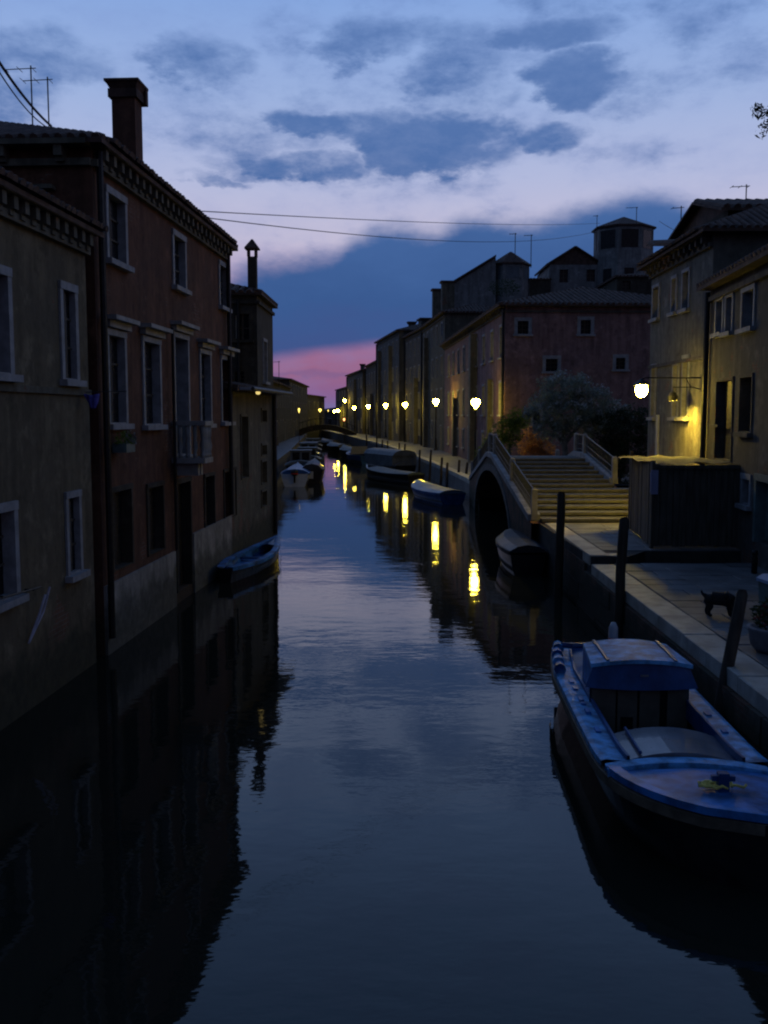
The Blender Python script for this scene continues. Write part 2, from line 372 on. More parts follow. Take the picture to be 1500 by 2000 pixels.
# ------------------------------------------------------------------ buildings
class Bld:
    """local x along the canal front (left to right seen from outside), y inward, z up"""
    def __init__(s, name, label, cat, A, B, D, H, wallmat, group=None, z0=-.6, rec=.24):
        s.A = Vector((*A, 0)); s.u = (Vector((*B, 0)) - s.A); s.L = s.u.length; s.u.normalize(); s.n = Vector((-s.u.y, s.u.x, 0))
        s.D = D; s.H = H; s.z0 = z0; s.rec = rec; s.m = wallmat
        s.root = thing(name, label, cat, (A[0], A[1], 0), math.atan2(s.u.y, s.u.x), group)
        s.op = {'front': [], 'right': [], 'left': [], 'back': []}
        L = s.L
        s.fr = {'front': ((0, 0), (1, 0)), 'right': ((L, 0), (0, 1)), 'left': ((0, D), (0, -1)), 'back': ((L, D), (-1, 0))}
        s.len = {'front': L, 'right': D, 'left': D, 'back': L}
    def T(s, wall):
        (ox, oy), (dx, dy) = s.fr[wall]
        return lambda u, y, z: (ox + dx * u - dy * y, oy + dy * u + dx * y, z)
    def world(s, wall):
        (ox, oy), (dx, dy) = s.fr[wall]
        O = s.A + s.u * ox + s.n * oy; U = s.u * dx + s.n * dy; return O, U
    def uz(s, px, py, wall='front', off=0):
        O, U = s.world(wall); Nn = Vector((-U.y, U.x, 0)); O = O + Nn * off
        d = ray(px, py); c = Vector((0, 0, CH)); t = (O - c).dot(Nn) / d.dot(Nn); p = c + d * t
        return (p - O).dot(U), p.z
    def pxrect(s, x0, x1, y0, y1, wall='front'):
        xm = (x0 + x1) / 2
        ua, _ = s.uz(x0, (y0 + y1) / 2, wall); ub, _ = s.uz(x1, (y0 + y1) / 2, wall)
        _, za = s.uz(xm, y0, wall); _, zb = s.uz(xm, y1, wall)
        return min(ua, ub), max(ua, ub), zb, za
    def opening(s, rect, kind='window', wall='front', **k):
        s.op[wall].append((rect, kind, k))
    def pxopen(s, x0, x1, y0, y1, kind='window', wall='front', **k):
        s.opening(s.pxrect(x0, x1, y0, y1, wall), kind, wall, **k)
    def finish(s):
        mb = MB()
        for w in s.fr:
            T = s.T(w); Lw = s.len[w]; ops = [o for o in s.op[w]]
            us = sorted({0, Lw, *[v for (r, _, _) in ops for v in (max(0, r[0]), min(Lw, r[1]))]})
            zs = sorted({s.z0, s.H, *[v for (r, _, _) in ops for v in r[2:]]})
            for i in range(len(us) - 1):
                for j in range(len(zs) - 1):
                    um, zm = (us[i] + us[i + 1]) / 2, (zs[j] + zs[j + 1]) / 2
                    if any(r[0] < um < r[1] and r[2] < zm < r[3] for (r, _, _) in ops): continue
                    mb.add([T(us[i], 0, zs[j]), T(us[i + 1], 0, zs[j]), T(us[i + 1], 0, zs[j + 1]), T(us[i], 0, zs[j + 1])], [(0, 1, 2, 3)])
            for (r, kind, k) in ops:
                a, b, c, d = r; q = k.get('rec', s.rec) if not (s.relrec and kind == 'window') else max(.09, (b - a) * .15)
                mb.add([T(a, 0, c), T(b, 0, c), T(b, 0, d), T(a, 0, d), T(a, q, c), T(b, q, c), T(b, q, d), T(a, q, d)],
                       [(0, 4, 5, 1), (1, 5, 6, 2), (2, 6, 7, 3), (3, 7, 4, 0)])
                s.fill(w, r, kind, k, q)
        # ceiling so the shell is closed
        mb.add([(0, 0, s.H), (s.L, 0, s.H), (s.L, s.D, s.H), (0, s.D, s.H)], [(0, 1, 2, 3)])
        mb.build('wall', s.m, s.root)
        return s
    def fill(s, w, r, kind, k, q):
        T = s.T(w); a, b, c, d = r; P = s.root; fm = k.get('frame', M_frame); fw = k.get('fw', .1)
        door = kind in ('door', 'dark')
        if kind != 'hole':
            f = MB(); e = .025; pr = .035
            if k.get('surround', True):
                f.box(a - fw, a + e, -pr, q - .02, c, d, T); f.box(b - e, b + fw, -pr, q - .02, c, d, T)
                f.box(a - fw, b + fw, -pr - .012, q - .021, d - e, d + fw, T)
                if not door: f.box(a + e, b - e, -pr + .01, q - .022, c, c + e, T)
            else:
                f.box(a, a + .04, .05, q - .02, c, d, T); f.box(b - .04, b, .05, q - .02, c, d, T); f.box(a + .04, b - .04, .05, q - .021, d - .04, d, T)
            wo = f.build('door' if kind == 'door' else 'window', fm, P)
            if kind in ('window', 'lit'):
                p = MB(); p.box(a, b, q - .015, q, c, d, T); p.build('pane', M_glass, wo)
                sh = MB(); t = .035
                mid = (a + b) / 2
                sh.box(mid - t, mid + t, q - .05, q - .017, c, d, T)
                for zz in k.get('bars', (.36, .68)):
                    z = c + (d - c) * zz; sh.box(a, mid - t, q - .045, q - .017, z - .018, z + .018, T); sh.box(mid + t, b, q - .045, q - .017, z - .018, z + .018, T)
                sh.build('sash', k.get('sashm', M_wood), wo)
                if k.get('curtain'):
                    cu = MB(); cu.box(a + (b - a) * .04, a + (b - a) * .3, q - .06, q - .052, c + .05, d - .05, T); cu.build('curtain', M_white, wo)
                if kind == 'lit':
                    cu = MB(); u0, u1 = k['strip']; cu.box(a + (b - a) * u0, a + (b - a) * u1, q - .06, q - .052, c + (d - c) * .3, d - .1, T); cu.build('curtain', M_lampglint, wo)  # glowing strip stands in for a lamp's reflection on the pane
            elif kind == 'shut':
                for (ua, ub) in ((a + .02, (a + b) / 2 - .01), ((a + b) / 2 + .01, b - .02)):
                    p = MB(); p.box(ua, ub, q - .06, q - .025, c, d, T)
                    n = int((d - c) / .12)
                    for i in range(n):
                        z = c + (i + .5) * (d - c) / n; p.box(ua + .05, ub - .05, q - .075, q - .062, z - .03, z + .03, T)
                    p.build('shutter', k.get('sm', M_shutter), wo)
                p = MB(); p.box(a, b, q - .01, q, c, d, T); p.build('pane', M_glass, wo)
            else:
                p = MB(); p.box(a, b, q - .03, q, c, d, T); 
                nb = max(2, int((b - a) / .22))
                for i in range(nb):
                    ua = a + (b - a) * i / nb; p.box(ua + .012, ua + (b - a) / nb - .012, q - .05, q - .032, c + .03, d - .03, T)
                p.build('door_leaf', k.get('sm', M_shutterb), wo)
            if not door and k.get('sill', True):
                p = MB(); p.box(a - fw - .06, b + fw + .06, -.13, .05, c - .1, c, T); p.build('sill', fm, wo)
            if k.get('grille'):
                g = MB(); n = max(3, int((b - a) / .16))
                for i in range(1, n): u = a + (b - a) * i / n; g.box(u - .012, u + .012, .03, .055, c, d, T)
                for i in range(1, 4): z = c + (d - c) * i / 4; g.box(a, b, .056, .075, z - .012, z + .012, T)
                g.build('grille', M_iron, wo)
            if k.get('lintel'):
                p = MB(); p.box(a - fw - .14, b + fw + .14, -.26, .0, d + fw + .14, d + fw + .22, T); p.box(a - fw - .06, b + fw + .06, -.12, 0, d + fw + .02, d + fw + .14, T); p.build('hood', M_istria, wo)
            if k.get('open_shut'):
                for (ua, sgn) in ((a - fw, -1), (b + fw, 1)):
                    wdt = (b - a) / 2; p = MB(); x0, x1 = sorted((ua, ua + sgn * wdt)); p.box(x0, x1, -.075, -.04, c, d, T)
                    n = int((d - c) / .13)
                    for i in range(n):
                        z = c + (i + .5) * (d - c) / n; p.box(x0 + .04, x1 - .04, -.088, -.076, z - .03, z + .03, T)
                    p.build('shutter', k.get('sm', M_shutter), wo)
    def cornice(s, wall='front', proj=.35, h=.28, step=.42, m=M_istria, corb=True, u0=0, u1=None):
        T = s.T(wall); Lw = u1 if u1 is not None else s.len[wall]; H = s.H
        c = MB(); c.box(u0 - (.0), Lw, -proj, 0.0, H - .09, H - .001, T); c.box(u0, Lw, -.1, 0, H - h - .12, H - h, T)
        c.build('cornice', m, s.root)
        if corb:
            g = MB(); g.box(-.07, .07, -proj + .05, 0, -.18, 0); g.box(-.07, .07, -proj * .55, 0, -.26, -.18)
            me = g.mesh('corbel', m); 
            (ox, oy), (dx, dy) = s.fr[wall]; rot = Matrix(((dx, -dy, 0, 0), (dy, dx, 0, 0), (0, 0, 1, 0), (0, 0, 0, 1)))
            n = int((Lw - u0) / step)
            for i in range(n):
                p = T(u0 + (i + .5) * (Lw - u0) / n, 0, H - .09); inst(me, 'corbel', s.root, Matrix.Translation(p) @ rot)
    def roof(s, kind='hip', pitch=.42, over=.4, tiles='stuff', m=M_tile, ridge='x', eave_parts=True, lift=0):
        L, D, H, o = s.L, s.D, s.H + lift, over
        A, B, C_, D_ = Vector((-o, -o, H)), Vector((L + o, -o, H)), Vector((L + o, D + o, H)), Vector((-o, D + o, H))
        w, l = D + 2 * o, L + 2 * o
        if kind == 'hip':
            if l >= w: r1, r2 = Vector((w / 2 - o, D / 2, H + pitch * w / 2)), Vector((L + o - w / 2, D / 2, H + pitch * w / 2)); fs = [(A, B, r2, r1), (B, C_, r2), (C_, D_, r1, r2), (D_, A, r1)]
            else: r1, r2 = Vector((L / 2, l / 2 - o, H + pitch * l / 2)), Vector((L / 2, D + o - l / 2, H + pitch * l / 2)); fs = [(A, B, r1), (B, C_, r2, r1), (C_, D_, r2), (D_, A, r1, r2)]
        elif kind == 'gable':   # ridge along x (parallel to the front)
            r1, r2 = Vector((-o, D / 2, H + pitch * w / 2)), Vector((L + o, D / 2, H + pitch * w / 2)); fs = [(A, B, r2, r1), (C_, D_, r1, r2)]
        elif kind == 'gabley':  # ridge along y, gable seen from the front
            r1, r2 = Vector((L / 2, -o, H + pitch * l / 2)), Vector((L / 2, D + o, H + pitch * l / 2)); fs = [(B, C_, r2, r1), (D_, A, r1, r2)]
        elif kind == 'shed':
            r1, r2 = Vector((-o, D + o, H + pitch * w)), Vector((L + o, D + o, H + pitch * w)); fs = [(A, B, r2, r1)]
        mb = MB()
        for f in fs:
            n = len(f); mb.add([*f, *[v - Vector((0, 0, .08)) for v in f]], [tuple(range(n)), tuple(range(2 * n - 1, n - 1, -1))] + [(i, n + i, n + (i + 1) % n, (i + 1) % n) for i in range(n)])
        if kind == 'gable':
            for x in (0, L): mb.add([(x, 0, H), (x, D, H), (x, D / 2, H + pitch * (D / 2 + o))], [(0, 1, 2)])
        if kind == 'gabley':
            for y in (.0, D): mb.add([(0, y, H), (L, y, H), (L / 2, y, H + pitch * (L / 2 + o))], [(0, 1, 2)])
        ro = mb.build('roof', m, s.root)
        cnt = 0; tm = None; stuff = MB()
        for fi, f in enumerate(fs):
            e = (f[1] - f[0]); W_ = e.length; e.normalize(); nrm = (f[1] - f[0]).cross(f[-1] - f[0]).normalized(); up = nrm.cross(e).normalized()
            pts = [((v - f[0]).dot(e), (v - f[0]).dot(up)) for v in f]
            sp = .21 if tiles == 'parts' else .3
            ncol = int(W_ / sp)
            for i in range(ncol):
                u = (i + .5) * W_ / ncol; vmax = 0
                for j in range(len(pts)):
                    (x0, y0), (x1, y1) = pts[j], pts[(j + 1) % len(pts)]
                    if (x0 - u) * (x1 - u) < 0 and max(y0, y1) > 1e-4: vmax = max(vmax, y0 + (y1 - y0) * (u - x0) / (x1 - x0))
                if vmax < .1: continue
                short = vmax < .42
                want = tiles == 'parts' and fi in s.tilefaces
                wanteave = tiles == 'parts' and fi in s.eavefaces
                M = Matrix((( e.x, up.x, nrm.x, 0), (e.y, up.y, nrm.y, 0), (e.z, up.z, nrm.z, 0), (0, 0, 0, 1)))
                steps = 0 if short else (int(vmax / .36) if want else (1 if wanteave else 0))
                done = 0
                for k in range(steps):
                    if cnt >= 290: break
                    if tm is None:
                        g = MB(); n = 6; vs = []
                        for (yy, rr, zz) in ((-.05, .10, .035), (.40, .078, .0)):
                            for t in range(n + 1): th = math.pi * t / n; vs.append((rr * math.cos(th), yy, zz + rr * math.sin(th) * .9))
                        g.add(vs, [(t, t + 1, n + 2 + t, n + 1 + t) for t in range(n)]); g.add([v for v in vs[:n + 1]], [tuple(range(n + 1))])
                        tm = g.mesh('tile', m)
                    p = f[0] + e * (u + random.uniform(-.012, .012)) + up * (k * .36 + random.uniform(-.02, .02)) + nrm * .01
                    inst(tm, 'tile', ro, Matrix.Translation(p) @ M @ Matrix.Rotation(random.uniform(-.09, .09), 4, 'Z') @ Matrix.Rotation(random.uniform(-.04, .06), 4, 'X')); cnt += 1; done += 1
                v0 = done * .36
                if vmax - v0 > .1:
                    r = sp * .36; vs = []; n = 4
                    for vv in (v0, vmax):
                        for t in range(n + 1): th = math.pi * t / n; vs.append(f[0] + e * (u + r * math.cos(th)) + up * vv + nrm * (r * math.sin(th) + .005))
                    stuff.add(vs, [(t, t + 1, n + 2 + t, n + 1 + t) for t in range(n)] + [tuple(range(n + 1))])
        if stuff.v:
            so_ = stuff.build('tile_rows', m, ro); so_['kind'] = 'stuff'
        return ro
    tilefaces = (); eavefaces = (); relrec = False
    def chimney(s, u, y, zb, w, h, style='flare', d=None):
        d = d or w; c = MB(); z = zb
        c.box(u - w / 2, u + w / 2, y - d / 2, y + d / 2, zb, zb + h)
        co = c.build('chimney', s.m, s.root); k = MB()
        if style == 'flare':
            k.lathe((u, y, zb + h), [(w * .72, 0), (w * .95, .16), (w * 1.0, .3)], 4, rot=math.pi / 4)
            k.box(u - w * .78, u + w * .78, y - w * .78, y + w * .78, zb + h + .3, zb + h + .36)
        elif style == 'hood':
            for sx in (-1, 1):
                for sy in (-1, 1): k.box(u + sx * w * .42 - .04, u + sx * w * .42 + .04, y + sy * w * .42 - .04, y + sy * w * .42 + .04, zb + h, zb + h + .28)
            k.lathe((u, y, zb + h + .28), [(w * 1.15, 0), (w * 1.1, .06), (.04, .38)], 4, rot=math.pi / 4)
        else:
            k.box(u - w * .62, u + w * .62, y - d * .62, y + d * .62, zb + h, zb + h + .16)
        k.build('chimney_cap', M_tile, co)
        return co
def pipe(b, u, z0, z1, wall='front', r=.06, m=M_iron, off=-.1):
    T = b.T(wall); MB().tube([T(u, off, z0), T(u, off, z1)], r, 8).build('drainpipe', m, b.root)

# ================================================================== SETTING
# water: one sheet out to the horizon
w = MB(); w.add([(-900, -60, 0), (900, -60, 0), (900, 1500, 0), (-900, 1500, 0)], [(0, 1, 2, 3)])
wo = w.build('water', water_mat(), kind='structure')

# land (z 1.1)
QZ = 1.1
redge = [(48, 4.3), (56, 3.9), (64, 3.4), (80, 2.3), (104, .4), (120, -1.6), (140, -4.0), (165, -6.9), (200, -11.5), (260, -22)]
def qx(Y):
    for (a, xa), (b, xb) in zip(redge, redge[1:]):
        if Y <= b: return xa + (xb - xa) * (max(Y, a) - a) / (b - a)
    return redge[-1][1]
poly = [(x, y) for y, x in [(45, 4.3)] + redge] + [(400, 260), (400, 45)]
g = MB(); g.prism(poly[:-2] + [(300, 400), (400, 260), (400, 45)], -1, QZ)
go = g.build('ground', M_slab, kind='structure')
ledge = [(-4.6, 42.6), (-6.6, 46), (-8.6, 90), (-10.9, 130), (-13.2, 170), (-19, 230), (-30, 300)]
g = MB(); g.prism([(-400, 42.7)] + [(-400, 400), (-40, 400)] + ledge[::-1], -1, QZ - .1)
g.build('ground', M_slab, kind='structure')
g = MB(); g.prism([(-400, -20), (-13.5, -20), (-12.5, 42.69), (-400, 42.69)], -1, QZ - .1); g.build('ground', M_slab, kind='structure')

# near quay with slabs and edge stones
XE = lambda Y: 4.34 + (Y - 11) * .012
near = MB(); near.prism([(XE(-10) + .03, -10), (30, -10), (30, 21.4), (XE(21.4) + .03, 21.4)], -1, QZ - .03)
near = near.build('quay', M_joint, kind='structure')
Z2 = 1.26
far_ = MB(); far_.prism([(XE(21.4) + .03, 21.42), (5.3, 21.42), (5.9, 22.3), (30, 22.3), (30, 33.2), (4.33, 33.2)], -1, Z2 - .03)
far_ = far_.build('quay', M_joint, kind='structure')
def slabpiece(name, parent, x0, x1, y0, y1, zt, th, m, shear=None):
    j = .008; mb = MB(); b = .012
    z = zt + random.uniform(-.008, .006)
    f = shear or (lambda x, y: x)
    lo = [(x0 + j, y0 + j), (x1 - j, y0 + j), (x1 - j, y1 - j), (x0 + j, y1 - j)]
    hi = [(x0 + j + b, y0 + j + b), (x1 - j - b, y0 + j + b), (x1 - j - b, y1 - j - b), (x0 + j + b, y1 - j - b)]
    vs = [(f(x, y), y, zt - th) for x, y in lo] + [(f(x, y), y, z - b * .6) for x, y in lo] + [(f(x, y), y, z) for x, y in hi]
    fs = [(8, 9, 10, 11)] + [(i, (i + 1) % 4, 4 + (i + 1) % 4, 4 + i) for i in range(4)] + [(4 + i, 4 + (i + 1) % 4, 8 + (i + 1) % 4, 8 + i) for i in range(4)]
    mb.add(vs, fs); return mb.build(name, m, parent)
shx = lambda x, y: x + XE(y) - 4.34
y = 5.0
while y < 21.2:
    L_ = random.uniform(1.0, 1.6); y1 = min(y + L_, 21.4)
    slabpiece('edge_stone', near, 4.34, 4.84, y, y1, QZ, .22, M_edge, shx); y = y1
y = 21.42
while y < 28:
    L_ = random.uniform(1.0, 1.5); y1 = min(y + L_, 28.0)
    slabpiece('edge_stone', far_, 4.34, 4.78, y, y1, Z2, .22, M_edge, shx); y = y1
for i in range(2):
    slabpiece('edge_stone', far_, 4.80 + i * .45, 5.23 + i * .05, 21.42, 21.8, Z2, .16, M_edge)  if i == 0 else None
y = 6.0; row = 0
while y < 21.0:
    x = 4.86 - (row % 2) * .0; first = .55 if row % 2 else .95
    while x < 9.6:
        wd = first if x < 4.9 else random.uniform(.8, 1.1); first = 1
        slabpiece('paving_slab', near, x, min(x + wd, 9.7), y, y + .55, QZ - .004, .03, M_slab, shx); x += wd
    y += .55; row += 1
y = 22.32; row = 0
while y < 27.9:
    x = 4.8; 
    while x < 8.2:
        wd = random.uniform(.7, 1.2); slabpiece('paving_slab', far_, x, min(x + wd, 8.3), y, y + .6, Z2 - .004, .03, M_slab, shx); x += wd
    y += .6
# quay face stones
for c_, (z0_, z1_) in enumerate(((-.35, .1), (.1, .5), (.5, .88))):
    y = 5.0 + c_ * .4
    while y < 28:
        L_ = random.uniform(.9, 1.5); zz = .0 if y < 21.4 else .16
        o_ = random.uniform(-.015, .02)
        q = MB(); x0 = XE(y); q.box(x0 - .04 - o_, x0 + .05, y + .015, min(y + L_, 28) - .015, z0_ + .012, z1_ - .012 + (zz if c_ == 2 else 0))
        q.build('wall_stone', M_quaywall, near if y < 21.4 else far_); y += L_
# fondamenta beyond the bridge
y = 48.2
while y < 120:
    L_ = 2.4; q = MB(); xa, xb = qx(y), qx(y + L_)
    q.add([(xa - .03, y + .02, QZ - .2), (xb - .03, y + L_ - .02, QZ - .2), (xb + .4, y + L_ - .02, QZ - .2), (xa + .4, y + .02, QZ - .2),
           (xa - .03, y + .02, QZ + .02), (xb - .03, y + L_ - .02, QZ + .02), (xb + .4, y + L_ - .02, QZ + .02), (xa + .4, y + .02, QZ + .02)],
          [(4, 5, 6, 7), (0, 4, 7, 3), (0, 1, 5, 4), (1, 2, 6, 5)])
    q.build('edge_stone', M_edge, go); y += L_

# ================================================================== LEFT BUILDINGS
lx = lambda Y: -5.0 + .058 * (Y - 17.4)
b1 = Bld('canal_house', 'low ochre plaster house with pale framed windows rising straight from water at far left', 'house', (lx(7.5), 7.5), (lx(17.05), 17.05), 9, 7.36, M_ochre)
b1.pxopen(-62, 15, 525, 728, fw=.1, curtain=True); b1.pxopen(121, 146, 566, 742, fw=.1)
b1.pxopen(-50, 28, 1000, 1180, fw=.1, curtain=True); b1.pxopen(131, 154, 968, 1120, fw=.08)
b1.opening((1.0, 2.0, 4.7, 6.6)); b1.opening((1.0, 2.0, 1.4, 3.4))
T = b1.T('front'); c = MB(); c.box(0, b1.L, -.05, 0, 4.62, 4.72, T); c.build('string_course', M_grey, b1.root)
b1.relrec = True; b1.finish(); b1.cornice(step=.36, proj=.24, m=M_grey)
b1.eavefaces = (0,); b1.roof('gable', .3, .26, 'parts')
# iron rod with pale hose
c = MB(); u0, z0_ = b1.uz(-10, 1172, off=-.12); u1, z1_ = b1.uz(78, 1146, off=-.12)
T = b1.T('front')
rod = thing('clothes_rod', 'dark thin iron rod under the ochre house bottom window, pale hose hanging from it', 'rod', b1.root.location, b1.root.rotation_euler.z)
c = MB(); c.tube([T(u0, -.12, z0_), T(u1, -.14, z1_)], .016, 6); c.tube([T(u1 - .25, .0, z1_), T(u1 - .25, -.14, z1_)], .014, 6); c.tube([T(u0 + .2, .0, z0_), T(u0 + .2, -.14, z0_ + .01)], .014, 6); c.build('bar', M_iron, rod)
p0 = b1.uz(78, 1146); p1 = b1.uz(70, 1195); p2 = b1.uz(50, 1255); p3 = b1.uz(62, 1200); p4 = b1.uz(72, 1160)
c = MB(); c.tube([T(p0[0], -.15, p0[1]), T(p1[0] + .01, -.11, p1[1]), T(p2[0], -.05, p2[1]), T(p3[0] - .02, -.12, p3[1]), T(p4[0] - .05, -.15, p4[1])], .018, 6); c.build('hose', M_ropew, rod)

b2 = Bld('canal_house', 'tall dark red plaster house with tall chimney, stone balcony and pale tall windows over canal', 'house', (lx(17.5), 17.5), (lx(28.15), 28.15), 10, 8.93, M_red)
for (a, b, c0, d0) in ((209, 243, 385, 512), (338, 360, 464, 562), (428, 442, 520, 600)): b2.pxopen(a, b, c0, d0, fw=.1)
for (a, b, c0, d0) in ((211, 243, 655, 828), (280, 311, 668, 830), (391, 410, 690, 828), (432, 449, 702, 824)): b2.pxopen(a, b, c0, d0, fw=.09, lintel=True, rec=.32, curtain=False)
b2.pxopen(341, 367, 660, 890, 'shut', fw=.09, lintel=True, rec=.32)
b2.pxopen(218, 256, 955, 1110, 'shut', fw=.07, sm=M_shutterb, sill=False, frame=M_brown); b2.pxopen(288, 318, 948, 1080, 'shut', fw=.07, sm=M_shutterb, sill=False, frame=M_brown)
b2.pxopen(344, 372, 940, 1150, 'door', fw=.08, frame=M_brown)
b2.pxopen(399, 418, 928, 1032, 'shut', fw=.06, sm=M_shutterb, sill=False, frame=M_brown); b2.pxopen(437, 460, 918, 1012, 'shut', fw=.06, sm=M_shutterb, sill=False, frame=M_brown)
b2.opening((6.5, 7.4, 7.35, 7.75), 'window', 'left', fw=.05) if False else None
b2.relrec = True; b2.finish(); b2.cornice(step=.42, proj=.26, m=M_grey)
b2.cornice('left', step=.95, proj=.3, m=M_grey)
b2.tilefaces = (3,); b2.eavefaces = (0,); b2.roof('hip', .36, .28, 'parts')
T = b2.T('front')
ua, _ = b2.uz(340, 1100); ub, _ = b2.uz(376, 1100)
c = MB(); c.box(.02, ua, -.05, .0, -.4, 1.25, T); c.build('plinth', M_plinth, b2.root)
c = MB(); c.box(ub, b2.L, -.05, .0, -.4, 1.45, T); c.build('plinth', M_plinth, b2.root)
pipe(b2, .12, .3, 8.8); pipe(b2, b2.L - .2, 1.5, 8.8)
pipe(b2, ua - .1, 1.3, 6.2, r=.035)
pt = b2.T('left'); lc, lz = b2.uz(70, 368, 'left')
c = MB(); c.box(lc - .35, lc + .35, -.2, 0, lz - .04, lz + .03, pt); c.build('ledge', M_grey, b2.root)
# chimney
cp = at(251, 335, 20.3); rel = cp - b2.A; uu, yy = rel.dot(b2.u), rel.dot(b2.n)
co = b2.chimney(uu, yy, 9.0, .46, 1.45, 'none'); 
k = MB(); zt = 10.45
k.lathe((uu, yy, zt + .161), [(.36, 0), (.40, .05), (.45, .12)], 4, rot=math.pi / 4)
k.box(uu - .35, uu + .34, yy - .34, yy + .34, zt + .282, zt + .33); k.box(uu + .2, uu + .34, yy - .33, yy + .1, zt - .02, zt + .28)
k.build('chimney_crown', M_tile, co)
# balcony
ba, bz = b2.uz(341, 905); bb, _ = b2.uz(377, 905)
# ends located by their outer edge (0.75 m out)
o1, zb = b2.uz(340, 905, off=-.05); o2, _ = b2.uz(412, 900, off=-.7)
_, zt_ = b2.uz(412, 822, off=-.7)
bal = MB(); bal.box(o1, o2, -.75, 0, zb - .0, zb + .12, T); bo = bal.build('balcony', M_istria, b2.root)
for u in (o1 + .25, o2 - .25):
    q = MB(); q.box(u - .08, u + .08, -.55, 0, zb - .28, zb - .001, T); q.build('bracket', M_istria, bo)
q = MB(); q.box(o1, o2, -.77, -.62, zt_ - .1, zt_, T); q.box(o1, o1 + .14, -.619, 0, zt_ - .1, zt_, T); q.box(o2 - .14, o2, -.619, 0, zt_ - .1, zt_, T); q.build('handrail', M_istria, bo)
bl = MB(); bl.lathe((0, 0, 0), [(.045, 0), (.045, .08), (.03, .1), (.06, .25), (.03, .42), (.045, .5), (.045, zt_ - .1 - zb - .12)], 8); bm = bl.mesh('baluster', M_istria, True)
n = int((o2 - o1) / .16)
for i in range(n + 1): inst(bm, 'baluster', bo, Matrix.Translation(T(o1 + .07 + (o2 - o1 - .14) * i / n, -.69, zb + .12)))
for u in (o1 + .07, o2 - .07):
    for i in range(1, 4): inst(bm, 'baluster', bo, Matrix.Translation(T(u, -.69 + i * .17, zb + .12)))
# things hung on the left houses
def leaves(mb, c, r, n, s, rng=random, flat=.25, fill=.0):
    for _ in range(n):
        while True:
            p = Vector((rng.uniform(-1, 1), rng.uniform(-1, 1), rng.uniform(-1, 1)))
            if fill < p.length < 1: break
        q = Vector((c[0] + p.x * r[0], c[1] + p.y * r[1], c[2] + p.z * r[2]))
        a = Vector((rng.gauss(0, 1), rng.gauss(0, 1), rng.gauss(0, .7))).normalized(); b = a.cross(Vector((rng.gauss(0, 1), rng.gauss(0, 1), rng.gauss(0, 1)))).normalized()
        l = s * rng.uniform(.6, 1.3); w_ = l * flat
        mb.add([q - a * l, q + b * w_, q + a * l, q - b * w_], [(0, 1, 2, 3)])
fu, fz = b2.uz(246, 868, off=-.22); wp = Vector(b2.A + b2.u * fu + b2.n * -.22); wp.z = fz
fb = thing('flower_box', 'small pale green flower box fixed under the first tall window of the red house', 'flower box', wp, b2.root.rotation_euler.z)
q = MB(); q.box(-.28, .22, -.1, .16, -.14, .02); q.build('box', M_teal, fb); q = MB(); leaves(q, (-.05, 0, .1), (.36, .18, .16), 160, .05); q.build('leaves', M_ivy, fb)
q = MB(); leaves(q, (.12, -.05, .1), (.14, .12, .16), 60, .04, flat=.7); q.build('flowers', M_flower, fb, kind='stuff')
wp = at(178, 772, 16.7)
q = MB(); nn_ = 9
vs = []; 
for j in range(7):
    for i in range(nn_):
        a = i / (nn_ - 1) - .5; t = j / 6
        vs.append((a * .26 * (1 - t * .65) + .03 * t, math.sin(a * 14 + t * 2) * .035, -t * .23 + .05 * abs(a)))
q.add(vs, [(j * nn_ + i, j * nn_ + i + 1, (j + 1) * nn_ + i + 1, (j + 1) * nn_ + i) for j in range(6) for i in range(nn_ - 1)])
cl = q.build('hanging_cloth', M_purple, loc=wp, smooth=True); sm = cl.modifiers.new('solid', 'SOLIDIFY'); sm.thickness = .012
tag(cl, 'small violet blue cloth hanging at corner between the ochre and red houses', 'cloth')
q = MB(); q.tube([wp + Vector((-.16, 0, .05)), wp + Vector((.45, .55, .08))], .008, 5); tag(q.build('clothes_line', M_iron), 'thin line holding the violet blue cloth between two houses', 'line')

# low stone shed-roofed house
b3 = Bld('canal_house', 'low grey stone house with pale lean-to roof edge just past the red house', 'house', (lx(28.25), 28.25), (lx(35.3), 35.3), 6, 5.05, M_grey)
b3.pxopen(470, 484, 812, 935, 'shut', fw=.05, sm=M_shutterb, sill=False, frame=M_grey)
for (y0, y1) in ((800, 825), (868, 890), (900, 945), (958, 990)): b3.pxopen(510, 520, y0, y1, 'window', fw=.05, sill=False, bars=(.5,), frame=M_grey)
b3.finish()
b3.roof('shed', .18, .3, 'stuff'); T = b3.T('front')
q = MB(); q.box(-.0, b3.L + .25, -.62, -.31, 5.0, 5.08, T); q.build('eave_board', M_white, b3.root)
q = MB(); q.tube([T(-.0, -.68, 5.03), T(b3.L + .25, -.68, 5.03)], .06, 8); q.build('gutter', M_bars, b3.root)
pipe(b3, b3.L - .06, .1, 5.0, m=M_iron, r=.08)
q = MB(); bu, bzz = b3.uz(504, 764, off=-.5); q.lathe(T(bu, -.5, 4.9), [(.03, 0), (.07, .03), (.07, .09)], 10); 
lo = thing('added_eave_glow', 'small added yellow glow imitating a lit patch under the pale eave of low stone house', 'lamp', b3.root.location, b3.root.rotation_euler.z)
q.build('bulb', emis('eave_lit_patch', (1, .75, .25), .9), lo); q = MB(); q.lathe(T(bu, -.5, 4.99), [(.09, 0), (.05, .04), (.02, .05)], 10); q.build('shade', M_iron, lo)  # glowing bulb added to imitate a lit yellow patch at the eave

